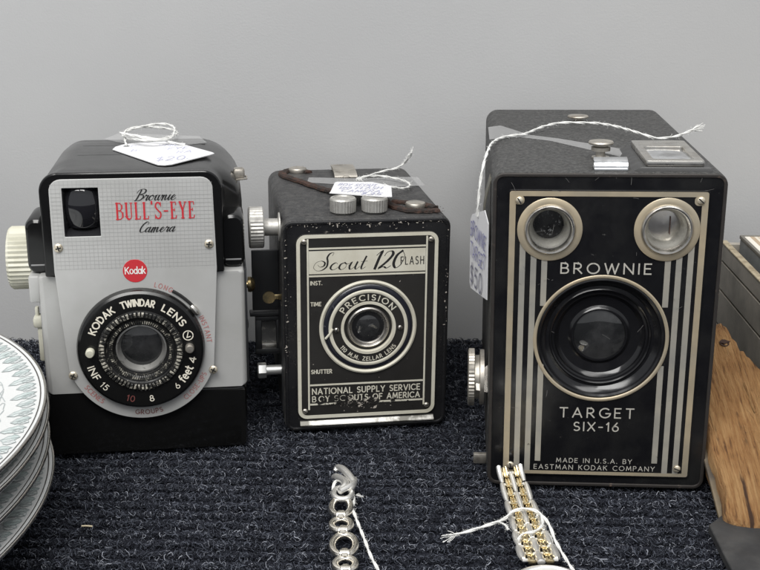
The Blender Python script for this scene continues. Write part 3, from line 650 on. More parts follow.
# ================================================================== BULL'S-EYE camera (left)
B = empty('box_camera', 'silver faced camera with black plastic housing, a large round lens and red lettering', 'camera', **pose('B'))
def base_o(i, z0, z1, hw, r): return rr(-hw + i, z0 + i * .5, hw - i, z1 - i * .3, r)
body([(-.2, rr(-41, .8, 42.5, 29.1, 1.5)), (.5, rr(-42.6, .3, 44.4, 29.4, 2)), (2.5, rr(-43.4, 0, 45.2, 29.5, 2.2)), (86, rr(-43.4, 0, 45.2, 29.5, 2.2)), (90, rr(-41, 0, 43, 29.5, 2.2))]).build('base', m_bake, B)
body([(-.5, rr(-39.6, 29.7, 43.8, 83.2, 1.2)), (.3, rr(-40.8, 29.7, 45.0, 83.4, 1.6)), (2, rr(-41.4, 29.7, 45.6, 83.5, 1.8)), (84, rr(-41.4, 29.7, 45.6, 83.5, 1.8)), (88, rr(-40, 29.7, 44, 83.4, 1.6))]).build('body', m_body, B)
b = MB(); b.box(-45.2, .6, 71.5, -40.5, 40, 83.3, .8); b.build('side_flange', m_body, B)
# upper housing: narrow front rim, wide rear with soft shoulders
def hs(hw, z1, r): return rr(-min(hw, 36.4 + max(0, hw - 36.4) * .32), 83.6, hw, z1, (.6, .6, r, min(r, 12)), 10)
hb = body([(-2.2, hs(35.0, 126.2, 7)), (-1.6, hs(35.7, 126.8, 7.4)), (0, hs(36.1, 127.1, 7.6)), (10, hs(36.4, 127.2, 8)), (14, hs(38.5, 127.2, 10)), (18, hs(43.5, 127.2, 16)), (24, hs(45.8, 127.2, 18)), (70, hs(45.8, 127.2, 18)), (82, hs(44.5, 126.6, 18)), (90, hs(41, 124, 17)), (93, hs(37, 121, 16))], cap0=False).build('housing', m_bake_h, B)
flat('front_rim', rr(-37.5, 83.6, 37.2, 128.0, (.9, .9, 7.8, 7.8), 10), [rr(-31, 99, 31, 122.6, 3)], -2.6, 3.0, m_bake, B, .7)
for s, x0, x1 in ((-1, -45.6, -36.2), (1, 36.2, 46.2)):
    body([(4.2, rr(x0 + 1.2, 84.4, x1 - 1.2, 105.6, 3)), (4.9, rr(x0 + .4, 83.8, x1 - .4, 106.8, 3.6)), (6.4, rr(x0, 83.6, x1, 107.4, 4)), (26, rr(x0, 83.6, x1, 107.4, 4))]).build('shoulder', m_bake, B, 22)
    b = MB(); b.box(x0 + 1.6, 3.9, 86.9, x1 - 1.6, 4.4, 87.5, .1); b.build('score_line', M('worn_line', (.3, .3, .3), .4, .3), B)
# seams in the top
b = MB(); b.box(-26, 40, 126.9, 30, 40.35, 127.23); b.box(-26, 63, 126.9, 30, 63.35, 127.23); b.build('top_seam', m_dark, B, 0)
# fascia
FC = (.3, 49.4)
fo_ = [(-33.4, 120), ] + [(-33.4 + 5 - 5 * cos(rad(a)), 120.4 + 5 * sin(rad(a))) for a in range(10, 91, 16)] + [(28.4 + 5 * sin(rad(a)), 120.4 + 5 * cos(rad(a))) for a in range(0, 91, 16)]
fo_ += [(34.0, 86)] + [(FC[0] + 32 * cos(rad(a)), FC[1] + 31.8 * sin(rad(a))) for a in np.linspace(-14, -166, 40)] + [(-33.6, 86)]
fa = flat('fascia', fo_, [rr(-28.2, 101, -13.5, 121.7, .3), circ(.4, 50.6, 20)], -2.9, 1.2, m_alu, B, .2)
b = MB(); f = front(-2.94)
for x in np.arange(-32.4, 33.2, 1.72):
    z0, z1 = 86.6, 124.6 - (max(0, abs(x) - 28.6) ** 2) * .22
    segs = [(z0, z1)] if not -28.6 < x < -13.1 else [(z0, 100.6), (122.0, z1)]
    for a_, c_ in segs: b.ribbon([(x, a_), (x, c_)], .14, f)
for z in np.arange(87.0, 124.8, 1.72):
    segs = [(-32.8, 33)] if not 100.6 < z < 122 else [(-32.8, -28.6), (-13.1, 33)]
    for a_, c_ in segs: b.ribbon([(a_, z), (c_, z)], .14, f)
b.build('grid_print', m_grid, fa, 0)
b = MB(); script(b, 'Brownie', .8, 17.6, 115.9, 2.2, .44, front(-3.06), .42); b.build('lettering', m_ink, fa, 0)
b = MB(); script(b, 'Camera', 1.6, 16.8, 102.2, 2.1, .44, front(-3.06), .42); b.build('lettering', m_ink, fa, 0)
b = MB(); tall(b, "BULL'S-EYE", -6.8, 25.7, 108.0, 6.9, .78, front(-3.06)); b.build('lettering', m_red, fa, 0)
b = MB(); b.lathe([(5.1, 0), (5.0, .14), (.02, .15)], (-.4, -2.9, 85.4), '-y', 48); lg = b.build('emblem', m_red, fa, 0)
b = MB(); text(b, 'Kodak', -4.5, 3.8, 84.2, 2.9, .42, front(-3.12), .2); b.build('lettering', m_white, lg, 0)
# viewfinder window: dark box with a bulging lens behind the opening
b = MB(); b.loft([[(-28.2, -2.6, 101), (-13.5, -2.6, 101), (-13.5, -2.6, 121.7), (-28.2, -2.6, 121.7)], [(-26.6, 3, 104), (-15, 3, 104), (-15, 3, 120.2), (-26.6, 3, 120.2)]], False, True)
vf = b.build('viewfinder', M('finder_dark', (.015, .015, .017), .2, wear=((.07, .07, .075), 250, .6, .7)), B, 0)
b = MB(); rs = []
for i in range(15):
    rs.append([(-20.8 + 6.6 * u, 1.6 - 4.2 * max(0, 1 - .62 * (u * u + v * v)) ** .6, 112.6 + 8.6 * v) for u in np.linspace(-1, 1, 15) for v in (-1 + 2 * i / 14,)])
b.loft(rs, False, False, closed=False)
b.build('glass', M('finder_lens', (.01, .01, .012), .03, coat=.6), vf)
# shutter slot and lever
b = MB(); b.tube([(FC[0] + 29 * cos(rad(a)), -3.02, FC[1] + 1.4 + 29 * sin(rad(a))) for a in range(60, 34, -2)], .75, 6); b.build('shutter_slot', m_dark, fa)
b = MB(); b.tube([(FC[0] + 28.8 * cos(rad(a)), -3.9, FC[1] + 1.4 + 28.8 * sin(rad(a))) for a in range(40, 28, -2)], [.8, 1.3, 1.5, 1.5, 1.4, .9], 8); b.build('shutter_lever', m_steel, fa)
LC = (.4, 50.6)
b = MB(); arc_text(b, 'LONG', LC[0], LC[1], 28.3, 76, 61, 2.0, .26, -3.0, True, .6); arc_text(b, 'INSTANT', LC[0], LC[1], 28.2, 27, 3, 2.0, .26, -3.0, True, .45)
arc_text(b, 'SCENES', LC[0], LC[1] - 1, 30.1, 213, 233, 2.0, .3, -3.0, False, .4); arc_text(b, 'CLOSE-UPS', LC[0], LC[1] - 1, 30.1, 307, 336, 2.0, .28, -3.0, False, .4); b.build('lettering', m_redfaint, fa, 0)
b = MB(); arc_text(b, 'GROUPS', LC[0], LC[1] - 1, 30.1, 262, 285, 2.0, .34, -3.0, False, .4); b.build('lettering', m_dkred, fa, 0)
for x, z in ((-31.2, 96.3), (31, 96.3), (-29.2, 39.0), (30.8, 39.0)): screw(B, x, -2.9, z, 1.9, cross=True)
# lens
c = (LC[0], 0, LC[1])
b = MB(); b.lathe([(27.3, 2.6), (27.2, 4.4), (26.6, 5.8), (25.6, 6.6), (24.6, 6.7), (18.4, 6.7), (18.0, 6.4)], c, '-y', 96)
lr = b.build('lens_ring', M('ring_black', (.007, .007, .007), .17, rvar=(80, .12, .25), wear=((.05, .05, .05), 400, .68, .74)), B, 28)
b = MB(); b.lathe([(18.3, 6.2), (18.1, 6.9), (17.8, 7.0), (15.2, 7.0), (15.0, 6.6), (14.4, 6.0), (14.2, 6.3), (13.6, 6.2), (13.3, 5.4), (12.6, 5.0), (12.3, 4.6), (11.8, 4.6), (11.4, 3.6), (10.6, 3.4)], c, '-y', 128)
fr = b.build('focus_ring', M('focus_black', (.012, .012, .012), .3, wear=((.34, .32, .27), 520, .60, .66), rvar=(300, .2, .45)), lr, 25); b = MB()
for i in range(64):
    a_ = 2 * PI * i / 64; ca, sa = cos(a_), sin(a_); hw_ = .52
    P4 = [(c[0] + r_ * ca - w_ * sa, c[2] + r_ * sa + w_ * ca) for r_, w_ in ((15.4, -hw_ * .85), (17.6, -hw_), (17.6, hw_), (15.4, hw_ * .85))]
    b.loft([[(x, -6.9, z) for x, z in P4], [(x, -7.75, z) for x, z in P4], [(c[0] + (x - c[0]) * 1.0 + (c[0] + 16.5 * ca - x) * .25, -7.95, z + (c[2] + 16.5 * sa - z) * .25) for x, z in P4]])
for i in range(90):
    a_ = 2 * PI * i / 90; ca, sa = cos(a_), sin(a_)
    P4 = [(c[0] + r_ * ca - w_ * sa, c[2] + r_ * sa + w_ * ca) for r_, w_ in ((12.2, -.2), (13.5, -.24), (13.5, .24), (12.2, .2))]
    b.loft([[(x, -4.9, z) for x, z in P4], [(x, -6.5, z) for x, z in P4]])
b.build('knurling', M('knurl_worn', (.02, .02, .019), .4, wear=((.42, .40, .34), 420, .50, .60)), fr, 25)
b = MB(); b.lathe([(11.0, 3.2), (10.8, 3.9), (10.2, 4.0), (9.5, 2.2), (8.7, .4)], c, '-y', 64); b.build('barrel', M('barrel_satin', (.34, .335, .32), .35, .6, wear=((.12, .12, .11), 300, .56, .66)), lr)
b = MB(); b.lathe([(8.9, .7), (6.5, 1.3), (3.3, 1.7), (.02, 1.8)], c, '-y', 48); b.build('glass', m_glass, lr)
for x, z in ((-21.2, .4), (20.8, .8)):
    b = MB(); b.lathe([(1.9, 6.5), (1.9, 9.3), (1.5, 9.9), (.02, 10)], (LC[0] + x, 0, LC[1] + z), '-y', 20); b.build('focus_pin', m_ivory if x < 0 else m_nickel_d, lr)
yf = -6.78
b = MB(); arc_text(b, 'KODAK', LC[0], LC[1], 20.4, 157, 119, 2.8, .6, yf, True, .3); arc_text(b, 'TWINDAR', LC[0], LC[1], 20.4, 109, 72, 2.8, .6, yf, True, .3); arc_text(b, 'LENS', LC[0], LC[1], 20.4, 62, 31, 2.8, .6, yf, True, .38)
p = [(LC[0] + 21.2 * cos(rad(17)) + 2.1 * cos(2 * PI * i / 24), LC[1] + 21.2 * sin(rad(17)) + 2.1 * sin(2 * PI * i / 24)) for i in range(25)]
b.ribbon(p, .42, front(yf)); q = (LC[0] + 21.2 * cos(rad(17)), LC[1] + 21.2 * sin(rad(17))); b.ribbon([(q[0] + .1, q[1] + 1.5), (q[0] - .5, q[1] - .9), (q[0] + .9, q[1] - .5)], .42, front(yf))
arc_text(b, 'INF', LC[0], LC[1], 23.8, 197, 213, 2.7, .55, yf, False, .35); arc_text(b, '15', LC[0], LC[1], 23.8, 220, 228, 2.5, .36, yf, False, .4)
arc_text(b, '8', LC[0], LC[1], 23.8, 277, 281, 2.6, .4, yf, False, .3); arc_text(b, '6', LC[0], LC[1], 23.6, 309, 313, 2.4, .38, yf, False, .3)
arc_text(b, 'feet', LC[0], LC[1], 23.6, 319, 338, 3.4, .62, yf, False, .22); arc_text(b, '4', LC[0], LC[1], 23.6, 344, 350, 2.6, .5, yf, False, .3)
b.build('lettering', M('cream_paint', (.72, .68, .58), .5), lr, 0)
b = MB(); arc_text(b, '10', LC[0], LC[1], 23.8, 252, 260, 2.6, .4, yf, False, .4); b.build('lettering', m_dkred, lr, 0)
# sides
b = MB(); b.lathe([(4, -4), (4, 1), (13.4, 1.2), (14.4, 2.0), (14.4, 11.4), (13.6, 12.4), (.02, 12.4)], (-46.4, 41, 80.5), '-x', 80, knurl=(14.3, .8)); b.build('winding_knob', m_ivory, B, 20)
b = MB(); b.box(-42.8, 10, 36, -41.3, 34, 69.5, .2); b.build('lever_slot', m_dark, B)
b = MB(); b.box(-48.2, 20, 53, -42, 27, 58.5, 1.4); b.box(-46.6, 21, 37, -42, 26.5, 54, .9); b.box(-47.2, 22, 56, -45.6, 25, 62.5, .6); b.build('release_lever', m_ivory, B)
b = MB(); b.tube([(40.5, 30, 117.5), (44, 28, 117.2), (48.4, 31, 117), (48.4, 36, 117), (44, 39, 117), (40.5, 36, 117.5)], .45, 8); b.box(42.5, 30.5, 116.5, 47.6, 36, 121.6, 1.2); b.build('strap_lug', m_nickel_d, B)
b = MB(); b.lathe([(1.6, -4), (1.6, 1.6), (3.4, 1.8), (3.6, 3.0), (2.6, 4.6), (1.6, 5.0), (.02, 5.1)], (45.6, 20, 70.6), 'x', 24); b.build('side_screw', m_brass, B)
b = MB(); b.lathe([(2.8, -2), (2.8, .8), (1.8, 1.5), (.02, 1.7)], (45.6, 20, 51.8), 'x', 20); b.build('side_screw', m_steel, B)
b = MB(); b.box(45.5, 3, 30, 46.6, 60, 83, .3); b.build('side_plate', m_flap, B)

# ================================================================== price tags and strings
def tag_card(mb, P, th=.35):
    """card outline in world-less local mm: list of (x,y,z)"""
    n = len(P); v1, v2 = Vector(P[1]) - Vector(P[0]), Vector(P[-1]) - Vector(P[0]); nn = v1.cross(v2).normalized() * th
    mb.add([tuple(p) for p in P] + [tuple(Vector(p) - nn) for p in P], [tuple(range(n)), tuple(range(2 * n - 1, n - 1, -1))] + [(i, i + n, (i + 1) % n + n, (i + 1) % n) for i in range(n)])
def planar(o, ux, vy, nrm, d=.06):
    o, ux, vy, nrm = map(Vector, (o, ux, vy, nrm)); return lambda u, v, l: tuple(o + ux * u + vy * v + nrm * (d + l))
# tag lying on the left camera
g = empty('price_tag', 'white price tag with a coiled string lying on top of the silver faced camera', 'price tag', **pose('B'))
b = MB(); z0 = 127.75
C = [(-11.6, 50.5), (-10.8, 57), (-7.5, 63.0), (-3, 66), (14.6, 68.0), (33.2, 36), (34.4, 33), (32.5, 30), (16.6, 12.0), (13.4, 10.8), (10.4, 12.2)]
def zt(x, y): return z0 + .012 * max(0, x - 5) * 2
tag_card(b, [(x, y, zt(x, y)) for x, y in C][::-1]); b.build('card', m_paper, g, 0)
d = Vector((22.6, -22, .4)).normalized(); e = Vector((0, 0, 1)).cross(d)
fn = lambda u, v, l: (lambda p: (p.x, p.y, zt(p.x, p.y) + .08 + l))(Vector((-2, 57, 0)) + d * u + e * v)
b = MB()
ux = Vector((.93, .36, 0)).normalized()
def hand(mb, s, x, y, x1, h, wt, ang, mi=0):
    ca, sa = cos(rad(ang)), sin(rad(ang))
    fn = lambda u, v, l: (x + u * ca - v * sa, y + u * sa + v * ca, zt(x + u * ca - v * sa, y + u * sa + v * ca) + .09 + l)
    text(mb, s, 0, x1, 0, h, wt, fn, .3, .3, mi, .16)
hand(b, 'BROWNIE', -4, 53.5, 22, 5.5, .4, 3); hand(b, 'BULLSEYE', -3, 44.5, 25, 5.5, .4, 2); hand(b, 'CAMERA', 2, 35.5, 22, 5.5, .4, 2); hand(b, '$20.', 9, 20, 14, 8.5, .5, 4)
b.build('writing', m_pen2, g, 0)
b = MB(); b.lathe([(1.5, .12), (.02, .13)], (-5.8, 57.5, z0 - .05), 'z', 20); b.build('punched_hole', M('hole_shadow', (.1, .1, .1), .7), g, 0)
b = MB(); P = [(-5.8, 57.5, 128.2), (-7, 66, 129), (-7.8, 76, 130)]
for i in range(44):
    a = rad(180 - i * 16.4); rr_ = 1 + .1 * sin(i * .9); P.append((4.4 + 12.2 * cos(a) * rr_, 76 + 21 * sin(a) * rr_, 129.8 + .8 * sin(i * .5) + .035 * i))
P += [(10, 60, 130), (15, 58, 129), (21, 55, 128.6)]
twisted(b, P, .55, .5, 5, 5); b.build('string', m_string, g)
b = MB(); b.add([(-12, 96, 127.4), (-18, 80, 127.4), (-4, 62, 127.5), (22, 60, 127.5), (31, 66, 127.4), (27, 84, 127.4)], [(0, 1, 2, 3, 4, 5)]); b.build('tape', M('frosted_tape', (.5, .5, .5), .25, alpha=.35), g, 0)
# tag on the middle camera's knobs
g = empty('price_tag', 'small white price tag with a looped string resting on the two silver knobs', 'price tag', **pose('S'))
b = MB(); z0s = 108.35
C = [(-14.2, 25.6), (-13.4, 28.5), (-8.4, 55), (-7, 57.2), (9.8, 54.0), (16.6, 41.8), (17, 40), (12.8, 11.9), (8.3, 12.4)]
def zs(x, y): return z0s - .055 * (y - 12)
tag_card(b, [(x, y, zs(x, y)) for x, y in C][::-1]); b.build('card', m_paper, g, 0)
def hand_s(mb, s, x, y, x1, h, wt, ang):
    ca, sa = cos(rad(ang)), sin(rad(ang))
    text(mb, s, 0, x1, 0, h, wt, lambda u, v, l: (x + u * ca - v * sa, y + u * sa + v * ca, zs(x, y + u * sa + v * ca) + .12 + l), .3, .3, 0, .16)
b = MB(); hand_s(b, 'BOY SCOUT', -8, 45, 18, 6, .4, -12); hand_s(b, '120 FLASH', -9, 36, 20, 6, .4, -12); hand_s(b, 'CAMERA', -9, 27, 18, 6, .4, -12); hand_s(b, '$35', -1, 18, 9, 6, .5, -12); b.build('writing', m_pen2, g, 0)
b = MB()
twisted(b, [(14, 43, 106.8), (19, 45.5, 105), (24.5, 49, 103.6), (29.2, 57, 103.2), (28.2, 68, 103.2), (20.5, 78, 103.4), (12.4, 79, 103.8), (6, 72, 104.4), (3.6, 64, 105.2), (5, 58, 106.4)], .55, .5, 5)
twisted(b, [(3, 60, 106), (8, 66, 106), (13.6, 63, 108.6), (18, 64, 109.5), (23.5, 65.4, 110.3), (27.5, 66, 112.5), (29.3, 60, 117), (29.8, 58, 119.5)], .5, .46, 5)
twisted(b, [(27.5, 66, 112.5), (28.0, 62, 115), (29.0, 60, 118.2)], .4, .3, 4)
frayed(b, (29.8, 58, 119.5), (.2, 0, 1), 8, 2); b.build('string', m_string, g)
# tag hanging beside the right camera
g = empty('price_tag', 'white price tag hanging on string at the left side of the gold striped camera', 'price tag', **pose('T'))
b = MB()
A0, A1 = Vector((-46.4, 6, 0)), Vector((-53.2, 37, 0)); dv = (A1 - A0).normalized(); Lt = (A1 - A0).length
def tp(u, z): p = A0 + dv * u; return (p.x, p.y, z)
C = [tp(0, 80), tp(Lt * .92, 76), tp(Lt, 78), tp(Lt, 106), tp(Lt * .9, 109), tp(Lt * .2, 116), tp(0, 112)]
tag_card(b, C, -.35); b.build('card', m_paper, g, 0)
nr = dv.cross(Vector((0, 0, 1)))
if nr.y > 0: nr = -nr
fnt = lambda u, v, l: tuple(Vector(tp(Lt - u, v)) + nr * (.5 + l))
b = MB(); text(b, 'BROWNIE', 2.5, 29, 100.5, 6.0, .7, fnt, .35, .25, 0, .12); text(b, 'TARGET', 2.5, 29, 91.5, 6.0, .7, fnt, .35, .25, 0, .12); b.build('writing', m_pen, g, 0)
b = MB(); text(b, '$50', 3, 24, 79.5, 8.5, .9, fnt, .35, .1, 0, .04); b.build('writing', m_penblack, g, 0)
b = MB()
twisted(b, [(-50.5, 22, 111), (-50.2, 22, 116), (-49.6, 24, 124), (-48.3, 28, 131), (-46.2, 40, 135.2), (-43.5, 60, 135.2), (-38, 74, 135), (-30, 80, 135), (-27.6, 83, 135.2), (-20, 94, 136.2), (-12, 100, 137), (-3.5, 99, 137.4), (6, 93, 138), (14, 82, 138), (22, 68, 137.4), (28, 66, 136), (36, 68, 136.4), (43, 74, 137.6), (44.8, 76, 138)], .6, .5, 5.5)
frayed(b, (44.6, 75.5, 138), (1, .5, .2), 26, 5)
b.build('string', m_string, g)

# ================================================================== stack of plates (left edge)
def plate_mat():
    m = bpy.data.materials.new('patterned_china'); m.use_nodes = True; N = m.node_tree.nodes; L = m.node_tree.links; bs = N['Principled BSDF']
    bs.inputs['Roughness'].default_value = .12; bs.inputs['Coat Weight'].default_value = .4
    tc = N.new('ShaderNodeTexCoord'); sx = N.new('ShaderNodeSeparateXYZ'); L.new(tc.outputs['Object'], sx.inputs[0])
    def mt(op, a, b_=None, c_=None):
        n = N.new('ShaderNodeMath'); n.operation = op
        for i, q in enumerate((a, b_, c_)):
            if q is None: continue
            if isinstance(q, (int, float)): n.inputs[i].default_value = q
            else: L.new(q, n.inputs[i])
        return n.outputs[0]
    r = mt('SQRT', mt('ADD', mt('MULTIPLY', sx.outputs[0], sx.outputs[0]), mt('MULTIPLY', sx.outputs[1], sx.outputs[1])))
    th = mt('ARCTAN2', sx.outputs[1], sx.outputs[0])
    nz = N.new('ShaderNodeTexNoise'); nz.inputs['Scale'].default_value = 330; nz.inputs['Detail'].default_value = 4; L.new(tc.outputs['Object'], nz.inputs['Vector'])
    nb = N.new('ShaderNodeTexNoise'); nb.inputs['Scale'].default_value = 60; nb.inputs['Detail'].default_value = 3; L.new(tc.outputs['Object'], nb.inputs['Vector'])
    # leafy scallop border
    saw = mt('ABSOLUTE', mt('SUBTRACT', mt('FRACT', mt('MULTIPLY', th, 112 / (2 * PI))), .5))
    edge = mt('ADD', .1265, mt('ADD', mt('MULTIPLY', saw, .013), mt('MULTIPLY', mt('SUBTRACT', nb.outputs[0], .5), .02)))
    dd = mt('SUBTRACT', r, edge)
    inside = mt('MULTIPLY', mt('GREATER_THAN', dd, 0), mt('LESS_THAN', r, .1415))
    wash = mt('MULTIPLY', inside, mt('MULTIPLY_ADD', nz.outputs[0], 4.2, -1.55))
    line = mt('MULTIPLY', mt('LESS_THAN', mt('ABSOLUTE', dd), .0006), mt('GREATER_THAN', nz.outputs[0], .42))
    # fainter inner sprays
    e2 = mt('ADD', .085, mt('MULTIPLY', mt('SINE', mt('MULTIPLY', th, 13)), .012)); l2 = mt('LESS_THAN', mt('ABSOLUTE', mt('ADD', mt('SUBTRACT', r, e2), mt('MULTIPLY', mt('SUBTRACT', nb.outputs[0], .5), .03))), .0006)
    e3 = mt('ADD', .1, mt('MULTIPLY', mt('SINE', mt('MULTIPLY', th, -17)), .009)); l3 = mt('LESS_THAN', mt('ABSOLUTE', mt('ADD', mt('SUBTRACT', r, e3), mt('MULTIPLY', mt('SUBTRACT', nb.outputs[0], .5), .04))), .0005)
    spray = mt('MULTIPLY', mt('LESS_THAN', mt('ABSOLUTE', mt('SUBTRACT', r, .088)), .022), mt('GREATER_THAN', nb.outputs[0], .58))
    def mix(f, a, c):
        n = N.new('ShaderNodeMix'); n.data_type = 'RGBA'; n.clamp_factor = True
        L.new(f, n.inputs[0])
        if isinstance(a, tuple): n.inputs[6].default_value = (*a, 1)
        else: L.new(a, n.inputs[6])
        n.inputs[7].default_value = (*c, 1); return n.outputs[2]
    c0 = mix(mt('MULTIPLY', wash, .9), (.74, .75, .745), (.40, .50, .485))
    c1 = mix(mt('MULTIPLY', spray, .35), c0, (.50, .57, .56))
    c2 = mix(mt('MULTIPLY', mt('MAXIMUM', line, mt('MAXIMUM', l2, l3)), .6), c1, (.34, .38, .38))
    m.node_tree.nodes.remove(c2.node); bs.inputs['Base Color'].default_value = (.62, .63, .625, 1); return m
m_china = plate_mat(); m_platinum = M('platinum_rim', (.55, .53, .50), .18, 1., rvar=(300, .12, .3))
m_rimline = M('dark_rim_line', (.05, .045, .04), .3)
PR = 147.
m_leaf = M('pale_teal_print', (.40, .47, .46), .2, var=((.53, .57, .565), 260, .4, .6)); m_vein = M('grey_line_print', (.36, .40, .40), .2); m_bloom = M('pale_grey_print', (.52, .55, .545), .2, var=((.58, .60, .60), 200, .4, .6))
def plate_z(r, zr):
    pr = [(0, -20), (85, -20), (95, -16), (102, -12), (122, -5.5), (PR - .7, -.05)]
    for (r0, z0), (r1, z1) in zip(pr, pr[1:]):
        if r <= r1: return zr + z0 + (z1 - z0) * (r - r0) / (r1 - r0)
    return zr
def leaf_print(zr, g, rnd):
    fn = lambda u, v, l: (v * cos(u), v * sin(u), plate_z(v, zr) + .1 + l)
    A, Bv, Cb = MB(), MB(), MB()
    def leaf(mb, u, v, ln, wd, an, outline=True):
        """leaf with its base at (u, v) pointing along an (0 = inward)"""
        E = [(0, 0), (.2, .5), (.45, .8), (.6, .62), (.72, .66), (.85, .34), (1, 0), (.85, -.34), (.72, -.66), (.6, -.62), (.45, -.8), (.2, -.5)]
        P = []
        for t, q in E:
            du, dv = wd * q * .5, ln * t; x, y = du * cos(an) + dv * sin(an), -dv * cos(an) + du * sin(an); P.append((u + x / v, v + y))
        mb.k += 1; mb.add([fn(a_, b_, (mb.k % 40) * .002) for a_, b_ in P], [tuple(range(len(P)))])
        if outline:
            Bv.ribbon([(a_ * 130, b_) for a_, b_ in P + P[:1]], .32, lambda a_, b_, l: fn(a_ / 130, b_, .1 + l)); Bv.ribbon([(P[0][0] * 130, P[0][1]), (P[6][0] * 130, P[6][1])], .25, lambda a_, b_, l: fn(a_ / 130, b_, .1 + l))
    N = 108
    for i in range(N):
        u = 2 * PI * i / N; j = rnd.uniform(-.3, .3)
        leaf(A, u, 143.2, 10 if i % 2 else 7.5, 7.6, j * .6); leaf(Cb, u + PI / N, 143, 6, 4.5, .5 + j)
        Bv.ribbon([((u + .2 * sin(k_ * 1.1) / 6 + k_ * .012) * 130, 129.5 - 1.8 * sin(k_ * .9 + i)) for k_ in range(7)], .3, lambda a_, b_, l: fn(a_ / 130, b_, .1 + l))
    for i in range(18):
        u = 2 * PI * i / 18
        for k_ in range(7):
            leaf(Cb if k_ % 3 else A, u + rnd.uniform(-.13, .13), rnd.uniform(88, 122), rnd.uniform(6, 12), rnd.uniform(4, 7), rnd.uniform(-2.6, 2.6), k_ % 2 == 0)
        for k_ in range(3):
            a0, r0, sg = u + rnd.uniform(-.1, .1), rnd.uniform(90, 116), rnd.choice((-1, 1))
            Bv.ribbon([((a0 + sg * t * .02) * 130, r0 + 6 * sin(t * .55 + k_)) for t in range(10)], .35, lambda a_, b_, l: fn(a_ / 130, b_, .1 + l))
    A.build('leaf_print', m_leaf, g, 0); Cb.build('bloom_print', m_bloom, g, 0); Bv.build('line_print', m_vein, g, 0)
for i, (zr, lab) in enumerate(((54, 'topmost plate of the stack, its white and green leaf patterned face showing'), (48, 'second plate down the stack, just beneath the topmost plate'), (36.5, 'third plate down the stack, a wide band of leaf pattern showing'), (25, 'lowest plate of the stack, closest to the carpet'))):
    dx, dy = ((0, 0), (.6, -.5), (-.4, .6), (.5, .2))[i]
    g = empty('plate', lab, 'plate', (-.270 + dx * .001, .364 + dy * .001, 0), (0, 0, 1.3 * i), 'stacked china plates')
    R = PR; zb = zr - 24
    b = MB(); b.lathe([(.5, zb + 4), (85, zb + 4), (95, zb + 8), (102, zb + 12), (122, zb + 18.5), (R - .7, zr - .05)], (0, 0, 0), 'z', 160)
    b.lathe([(R - .5, zr - 1.7), (122, zb + 15.6), (102, zb + 9), (88, zb + 2), (80, zb + 1), (78, zb + .2), (74, zb + .2), (72, zb + 1.4), (.5, zb + 1.4)], (0, 0, 0), 'z', 160)
    b.build('dish', m_china, g, 50)
    b = MB(); b.lathe([(R - .9, zr - .05), (R - .5, zr + .1), (R - .05, zr - .05), (R + .12, zr - .5), (R + .05, zr - 1.1)], (0, 0, 0), 'z', 160); b.lathe([(R + .04, zr - 1.05), (R - .2, zr - 1.5), (R - .5, zr - 1.75)], (0, 0, 0), 'z', 160, mi=1); b.build('rim', [m_platinum, m_china], g, 60)
    b = MB(); b.lathe([(R - 2.5, zr - .48), (R - 2.05, zr - .36)], (0, 0, 0), 'z', 160)
    b.v = [(x, y, z + .2) for x, y, z in b.v]; b.build('rim_line', m_rimline, g, 60); leaf_print(zr, g, random.Random(i))

# ================================================================== bracelet
g = empty('bracelet', 'silver link bracelet with a folded clasp and white string lying on the carpet', 'bracelet', (-.0145, .40, .001))
def oval(cx, cy, a, c_, z, tilt=0, n=28, ang=0):
    out = []
    for i in range(n):
        t = 2 * PI * i / n; x, y = a * cos(t), c_ * sin(t); ca, sa = cos(ang), sin(ang)
        out.append((cx + x * ca - y * sa, cy + x * sa + y * ca, z + y * tilt))
    return out
seq = [(-1.0, 3.5, 4.0, 7.2), (-.5, -10.5, 3.9, 4.6), (1.0, -25.5, 4.6, 7.6), (1.9, -39.0, 3.9, 4.4), (2.4, -52, 4.6, 7.4)]
for cx, cy, a, c_ in seq:
    b = MB(); b.tube(oval(cx, cy, a - .25, c_ - .2, 3.2), 1.35, 12, closed=True); b.tube(oval(cx, cy, a + .35, c_ + .3, 3.9), .55, 8, closed=True); b.build('link', m_wire, g)
for cx, cy in ((-.8, -4.6), (.3, -16.4), (1.5, -33.2), (2.2, -44.2)):
    b = MB(); b.lathe([(1.2, -2.0), (1.75, -1.7), (1.85, 0), (1.75, 1.7), (1.2, 2.0)], (cx, cy, 4.0), 'x', 14, cap0=True, cap1=True)
    b.box(cx - 1.5, cy - 2.6, 3.2, cx + 1.5, cy + 2.6, 5.4, .8); b.build('connector', m_wire, g)
b = MB(); b.tube(oval(-.6, 13.0, 3.7, 5.0, 4.4), 1.2, 10, closed=True)
b.tube(cat_rom([(-4.4, 31, 5.2), (-3.2, 32, 6.4), (-.6, 28, 7.2), (2.4, 21.5, 7.0), (3.6, 17, 6.6), (2.4, 12.5, 6.0)], 8), [1.05 + .6 * sin(PI * i / 40) for i in range(41)], 12); b.build('clasp', m_silverlink, g)
b = MB(); b.tube(cat_rom([(-5.0, 27, 4.6), (-3.4, 25, 5.6), (-.4, 19.5, 6.6), (.2, 15, 7.0), (-2.0, 11.5, 6.4)], 8), [1.05 + .6 * sin(PI * i / 32) for i in range(33)], 12); b.build('clasp_tongue', m_silverlink, g)
b = MB(); b.tube(cat_rom([(4.0, 22, 6.0), (3.4, 16, 7.0), (-1.8, 10.5, 6.6)], 6), 1.3, 10); b.build('clasp_bar', m_silverlink, g)
